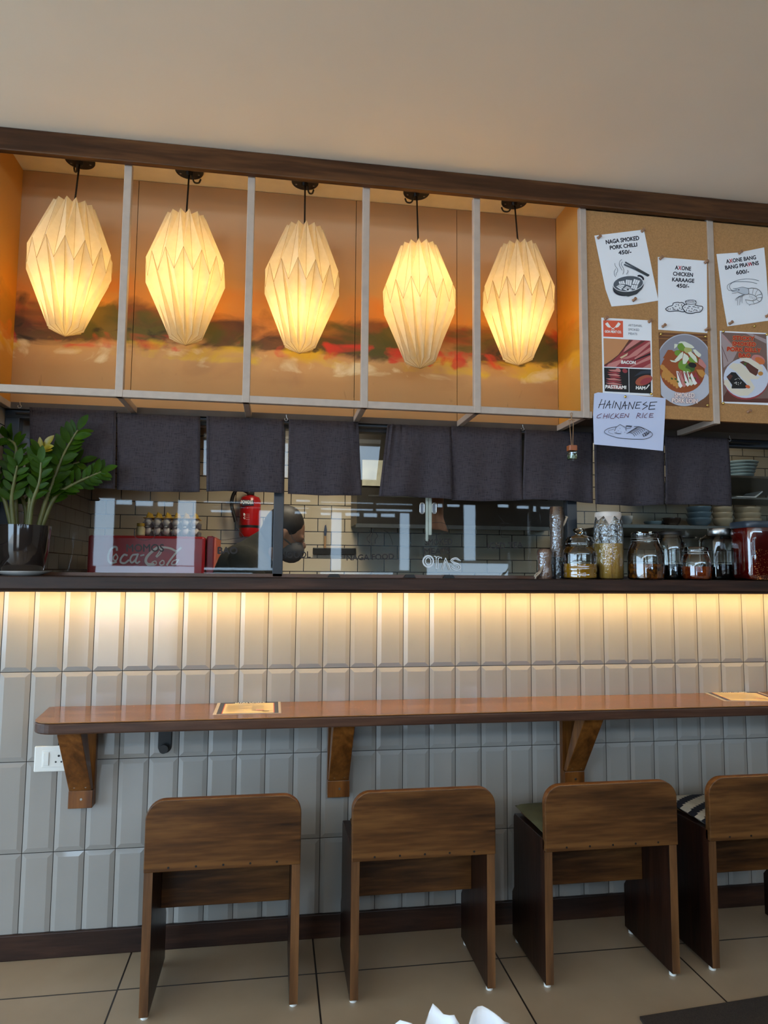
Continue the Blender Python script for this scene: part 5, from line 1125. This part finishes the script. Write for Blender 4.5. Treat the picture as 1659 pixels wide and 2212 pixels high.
# knife rack and knife
p0 = at(676, 1198, KY-0.02); p1 = at(769, 1184, KY-0.02)
tag(MB().box(p0.x, p1.x, KY-0.02, KY-0.001, p0.z, p1.z).build('knife_rack', m_black, bevel=0.004), 'black magnetic knife rack on the beige kitchen tiles', 'rack')
kn = thing('kitchen_knife', 'small knife with tan handle, hanging above the knife rack', 'knife', at(702, 1184, KY-0.026))
zz = at(702, 1133, KY-0.026).z-kn.location.z
MB().prism([(-0.006, zz*0.52), (0.006, zz*0.52), (0.010, zz*0.75), (0.004, zz), (-0.003, zz*0.95), (-0.008, zz*0.7)], 'y', -0.001, 0.001).build('blade', plain('knife_blade', (84, 88, 100), 0.3, 0.8), kn)
MB().box(-0.006, 0.006, -0.005, 0.005, 0.0, zz*0.52).build('handle', plain('knife_handle', (170, 132, 92), 0.5), kn, bevel=0.002)
# shelf with crockery on the right
zs = at(1500, 1139, 0.75).z
tag(MB().box(at(1336, 1140, 0.62).x, 4.4, 0.62, KY-0.002, zs-0.02, zs).build('steel_shelf', m_stainless, bevel=0.002), 'steel shelf of bowls seen above the jars', 'shelf')
zs2 = at(1600, 1035, 0.78).z
tag(MB().box(at(1500, 1040, 0.66).x, 4.4, 0.66, KY-0.002, zs2-0.012, zs2).build('steel_shelf', m_stainless, bevel=0.002), 'upper steel shelf carrying the pale blue plates', 'shelf')
m_cream = plain('cream_glaze', (196, 176, 144), 0.2, var=0.03); m_bluep = plain('pale_blue_glaze', (150, 176, 184), 0.2, var=0.03); m_gbowl = plain('grey_blue_glaze', (104, 126, 138), 0.2, var=0.03); m_dbowl = plain('brown_glaze', (60, 44, 36), 0.2)
def bowl(x, y, z, r, h, m, label, name='bowl', cat='bowl', group=None):
    o = MB().lathe([(0.001, 0.001), (r*0.5, 0.0), (r*0.55, h*0.08), (r*0.85, h*0.35), (r, h*0.85), (r, h), (r*0.96, h), (r*0.8, h*0.4), (r*0.5, h*0.14), (0.001, h*0.12)], n=32).build(name, m, loc=(x, y, z), smooth=50)
    return tag(o, label, cat, group)
pos = ['bottom', 'middle', 'top']
for (px, y, r, m, nm) in ((1561, 0.72, 0.050, m_cream, 'small cream bowls above the steel-lidded jar'), (1615, 0.72, 0.067, m_cream, 'larger cream bowls above the red jar'), (1510, 0.74, 0.062, m_gbowl, 'grey-blue bowls left of the cream ones')):
    x = at(px, 1130, y).x
    for k in range(3): bowl(x, y, zs+0.0008+k*0.030, r, 0.046, m, 'bowl at the %s of the stack of %s' % (pos[k], nm), group='stack of '+nm)
bowl(at(1450, 1130, 0.74).x, 0.74, zs, 0.048, 0.045, m_dbowl, 'dark brown bowl alone on the shelf behind the black-lidded jar')
bowl(at(1350, 1130, 0.74).x, 0.74, zs, 0.040, 0.050, m_porc, 'white bowl at the left end of the shelf behind the wrapped yellow jar')
bowl(at(1412, 1130, 0.80).x, 0.80, zs, 0.050, 0.030, m_bluep, 'pale blue shallow bowl left of the dark brown bowl')
x = at(1602, 1010, 0.80).x
for k in range(5): bowl(x, 0.82, zs2+0.001+k*0.017, 0.072+0.006*k, 0.028, m_bluep, 'pale blue plate, %s in the tall stack at the right edge' % ['lowest', 'second lowest', 'third', 'fourth', 'topmost'][k], 'plate', 'plate', 'stack of pale blue plates')
tr = at(1615, 1076, 0.70)
tt = tag(MB().prism([(-0.07, 0.0), (0.04, 0.0), (0.085, 0.035), (0.08, 0.040), (0.038, 0.008), (-0.07, 0.008)], 'y', -0.05, 0.08).build('draining_tray', m_white, loc=(tr.x, 0.74, tr.z), bevel=0.002), 'white draining tray on the shelf below the blue plates', 'tray')
tag(MB().box(tr.x-0.16, 4.4, 0.66, 0.95, tr.z-0.010, tr.z-0.0005).build('wire_shelf', m_stainless), 'steel slat under the white draining tray', 'shelf')
# peach cloth behind the glass
pc = at(945, 1095, 0.30)
mb = MB(); n = 14; vs = []
for j in range(n+1):
    for i in range(n+1):
        u, t = i/n, j/n; xl_ = at(930, 1095, 0.30).x; xr = at(958+ (0 if t < 0.6 else (t-0.6)*26), 1095, 0.30).x
        zt_ = at(945, 1073, 0.30).z; zb = at(945, 1142+6*u, 0.30).z
        vs.append((xl_+(xr-xl_)*u, 0.30+0.008*math.sin(u*9)*t, zt_+(zb-zt_)*t))
mb.add(vs, [(j*(n+1)+i, j*(n+1)+i+1, (j+1)*(n+1)+i+1, (j+1)*(n+1)+i) for j in range(n) for i in range(n)])
o = mb.build('hanging_cloth', plain('peach_cloth', (176, 122, 92), 0.9), smooth=60); sd = o.modifiers.new('s', 'SOLIDIFY'); sd.thickness = 0.002
tag(o, 'peach cloth hanging behind the glass beside the oval handles', 'cloth')
rail = MB().tube([(0.0+pc.x-0.3, 0.304, at(945, 1074, 0.30).z), (pc.x+0.5, 0.304, at(945, 1074, 0.30).z)], 0.004, 8).tube([(pc.x-0.04, 0.304, at(945, 1074, 0.30).z), (pc.x-0.04, 0.304, 2.3)], 0.003, 8).tube([(pc.x+0.1, 0.304, at(945, 1074, 0.30).z), (pc.x+0.1, 0.304, 2.3)], 0.003, 8).build('cloth_rail', m_steel)
tag(rail, 'thin steel rail behind the curtains holding the peach cloth', 'rail')

# ------------------------------------------------------------------ kitchen worker
def capsule(mb, p0, p1, r0, r1, n=14):
    p0, p1 = Vector(p0), Vector(p1); pts = []; rs = []
    t = (p1-p0).normalized()
    for k in range(5): a = PI/2*(1-k/4); pts.append(p0-t*r0*math.sin(a)); rs.append(max(1e-4, r0*math.cos(a)))
    for k in range(1, 5): pts.append(p0.lerp(p1, k/5)); rs.append(r0+(r1-r0)*k/5)
    for k in range(5): a = PI/2*k/4; pts.append(p1+t*r1*math.sin(a)); rs.append(max(1e-4, r1*math.cos(a)))
    mb.tube(pts, rs, n)
WY = 0.505
wk = thing('person', 'person in olive shirt and grey mask bending forward behind the window post', 'person', (0.62, WY, 0.0))
hc = at(614, 1152, WY)          # head centre
L = lambda v: Vector(v)
ch = Vector((0.79, WY, 1.262)); pel = Vector((0.69, WY+0.02, 0.92)); nk = Vector((hc.x-0.055, WY, hc.z-0.085))
tilt = Euler((0, 0.42, 0))
def remesh(o, vox):
    r = o.modifiers.new('r', 'REMESH'); r.mode = 'VOXEL'; r.voxel_size = vox; r.use_smooth_shade = True
    s = o.modifiers.new('s', 'SMOOTH'); s.iterations = 4; s.factor = 0.5
b = MB(); Rm = tilt.to_matrix()
b.ell(hc, (0.088, 0.072, 0.112), tilt, 20)
b.ell(hc+Rm@Vector((0.045, 0, -0.055)), (0.052, 0.052, 0.058), tilt, 16)
b.ell(hc+Rm@Vector((0.095, 0, -0.018)), (0.020, 0.014, 0.022), tilt, 12)
for s in (-1, 1):
    b.ell(hc+Rm@Vector((-0.005, s*0.074, -0.01)), (0.020, 0.010, 0.032), tilt, 12)
    b.ell(hc+Rm@Vector((0.080, s*0.030, 0.012)), (0.014, 0.014, 0.010), tilt, 10)
capsule(b, ch+Vector((0.02, 0, 0.09)), hc+Rm@Vector((-0.01, 0, -0.06)), 0.056, 0.052)
capsule(b, pel, ch, 0.115, 0.125); b.ell(ch+Vector((0, 0, 0.03)), (0.11, 0.165, 0.11), None, 18); b.ell(pel, (0.12, 0.155, 0.12), None, 18)
fing = []
for s in (-1, 1):
    sh = ch+Vector((0.0, s*0.165, 0.07)); el = sh+Vector((0.10, s*0.02, -0.24)); wr = el+Vector((0.20, -s*0.05, -0.04))
    capsule(b, sh, el, 0.052, 0.042); capsule(b, el, wr, 0.040, 0.028)
    b.ell(wr+Vector((0.045, 0, -0.004)), (0.048, 0.040, 0.016), None, 14)
    for k in range(4):
        f0 = wr+Vector((0.080, (k-1.5)*0.019, -0.004)); f1 = f0+Vector((0.034, 0, -0.010)); f2 = f1+Vector((0.024, 0, -0.020+0.004*abs(k-1.5)))
        capsule(b, f0, f1, 0.0085, 0.008, 8); capsule(b, f1, f2, 0.008, 0.007, 8)
    t0 = wr+Vector((0.025, -s*0.035, -0.006)); capsule(b, t0, t0+Vector((0.04, -s*0.022, -0.012)), 0.011, 0.008, 8)
    hp = pel+Vector((0, s*0.085, -0.03)); kneep = Vector((pel.x+0.02, WY+0.02+s*0.09, 0.50)); an = Vector((pel.x-0.02, WY+0.02+s*0.09, 0.09))
    capsule(b, hp, kneep, 0.085, 0.060); capsule(b, kneep, an, 0.056, 0.040); b.ell((an.x+0.06, an.y, 0.045), (0.12, 0.045, 0.042), None, 14)
skin = plain('skin', (150, 108, 84), 0.55, var=0.05)
bo = b.build('body', skin, wk, world=True); remesh(bo, 0.008)
t = MB()
capsule(t, pel+Vector((0, 0, -0.06)), ch, 0.130, 0.140); t.ell(ch+Vector((-0.005, 0, 0.03)), (0.122, 0.178, 0.120), None, 18); capsule(t, ch+Vector((0.0, 0, 0.07)), ch.lerp(hc, 0.62)+Vector((-0.02, 0, 0.03)), 0.085, 0.062); t.ell(pel+Vector((0, 0, -0.02)), (0.135, 0.168, 0.13), None, 18)
for s in (-1, 1):
    sh = ch+Vector((0.0, s*0.165, 0.07)); el = sh+Vector((0.10, s*0.02, -0.24)); capsule(t, sh, sh.lerp(el, 0.75), 0.066, 0.062)
remesh(t.build('shirt', plain('olive_shirt', (46, 44, 36), 0.9, bump=0.2, bscale=60), wk, world=True), 0.012)
tr_ = MB()
for s in (-1, 1):
    hp = pel+Vector((0, s*0.085, -0.03)); kneep = Vector((pel.x+0.02, WY+0.02+s*0.09, 0.50)); an = Vector((pel.x-0.02, WY+0.02+s*0.09, 0.12))
    capsule(tr_, hp, kneep, 0.105, 0.078); capsule(tr_, kneep, an, 0.074, 0.062)
tr_.ell(pel+Vector((0, 0, -0.05)), (0.132, 0.165, 0.12), None, 18)
remesh(tr_.build('trousers', plain('dark_trousers', (30, 30, 36), 0.9), wk, world=True), 0.012)
h = MB(); h.ell(hc+Rm@Vector((-0.014, 0, 0.022)), (0.092, 0.080, 0.104), tilt, 20); h.ell(hc+Rm@Vector((-0.035, 0, -0.03)), (0.070, 0.076, 0.075), tilt, 18)
remesh(h.build('hair', plain('dark_hair', (28, 22, 20), 0.6, var=0.2, scale=60), wk, world=True), 0.010)
mk = MB(); mk.ell(hc+Rm@Vector((0.056, 0, -0.055)), (0.062, 0.064, 0.058), tilt, 18)
capsule(mk, hc+Rm@Vector((0.05, 0.055, -0.035)), hc+Rm@Vector((-0.01, 0.080, -0.02)), 0.004, 0.004, 6); capsule(mk, hc+Rm@Vector((0.05, -0.055, -0.035)), hc+Rm@Vector((-0.01, -0.080, -0.02)), 0.004, 0.004, 6)
mk.build('face_mask', plain('grey_mask', (92, 88, 86), 0.9), wk, world=True, smooth=60)

# ------------------------------------------------------------------ unseen pendants added behind the camera as warm fill for the ceiling
for k, x in enumerate((-0.9, 1.3, 3.5)):
    fill_pdl = thing('fill_pendant', 'added warm fill pendant behind the camera, %s of three' % ['left', 'middle', 'right'][k], 'lamp', (x, -3.7, CZ), 'added fill pendants behind the camera')
    MB().tube([(0, 0, 0), (0, 0, -0.55)], 0.004, 8).build('cord', m_black, fill_pdl)
    MB().ell((0, 0, -0.64), (0.10, 0.10, 0.10), n=24).build('globe', m_paper, fill_pdl, smooth=60)
    ld = bpy.data.lights.new('fill_pendant_light', 'POINT'); ld.energy = FILL_LAMP_W*(1.0, 1.0, 0.5)[k]; ld.color = (1.0, 0.74, 0.46); ld.shadow_soft_size = 0.04
    lo = bpy.data.objects.new('fill_pendant_light', ld); COL.objects.link(lo); lo.parent = fill_pdl; lo.location = (0, 0, -0.64)

# ------------------------------------------------------------------ table with napkins in front of the camera
tb = thing('cafe_table', 'small wooden cafe table with napkins just below the picture edge', 'table', (1.12, -2.05, 0))
MB().box(-0.35, 0.35, -0.28, 0.28, 0.725, 0.75).build('table_top', m_counter, tb, bevel=0.004)
for sxx in (-1, 1):
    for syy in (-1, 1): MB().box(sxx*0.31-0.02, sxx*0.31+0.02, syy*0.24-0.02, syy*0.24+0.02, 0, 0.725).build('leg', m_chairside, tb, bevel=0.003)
nh = thing('napkin_holder', 'small black holder standing on the table with paper napkins', 'holder', (1.118, -1.85, 0.75))
MB().box(-0.065, 0.065, -0.03, 0.03, 0, 0.004).box(-0.065, 0.065, -0.030, -0.027, 0.004, 0.05).box(-0.065, 0.065, 0.027, 0.030, 0.004, 0.05).build('holder_body', m_black, nh)
m_nap = plain('white_tissue', (225, 232, 240), 0.9, var=0.01)
def napkin(x, label, pts):
    rr = random.Random(int(x*1000)); mb = MB(); n = 16; vs = []
    for j in range(n+1):
        for i in range(n+1):
            u, t = i/n, j/n
            k = u*(len(pts)-1); a = int(min(k, len(pts)-2)); top = pts[a]*(1-(k-a))+pts[a+1]*(k-a)
            w = 0.034+0.012*t
            vs.append((x+(u-0.5)*w*1.5, -1.85+0.010*math.sin(u*11+x*30)*t+0.006*math.sin(t*7), 0.757+(top-0.757)*t))
    mb.add(vs, [(j*(n+1)+i, j*(n+1)+i+1, (j+1)*(n+1)+i+1, (j+1)*(n+1)+i) for j in range(n) for i in range(n)])
    o = mb.build('paper_napkin', m_nap, smooth=70); sd = o.modifiers.new('s', 'SOLIDIFY'); sd.thickness = 0.0015; tag(o, label, 'napkin', 'napkins in the holder')
napkin(1.081, 'crumpled white paper napkin at the bottom edge, left of the two', [0.832, 0.842, 0.846, 0.844, 0.839, 0.853, 0.847, 0.852, 0.838])
napkin(1.141, 'crumpled white paper napkin at the bottom edge, right of the two', [0.828, 0.836, 0.845, 0.847, 0.846, 0.838, 0.822])
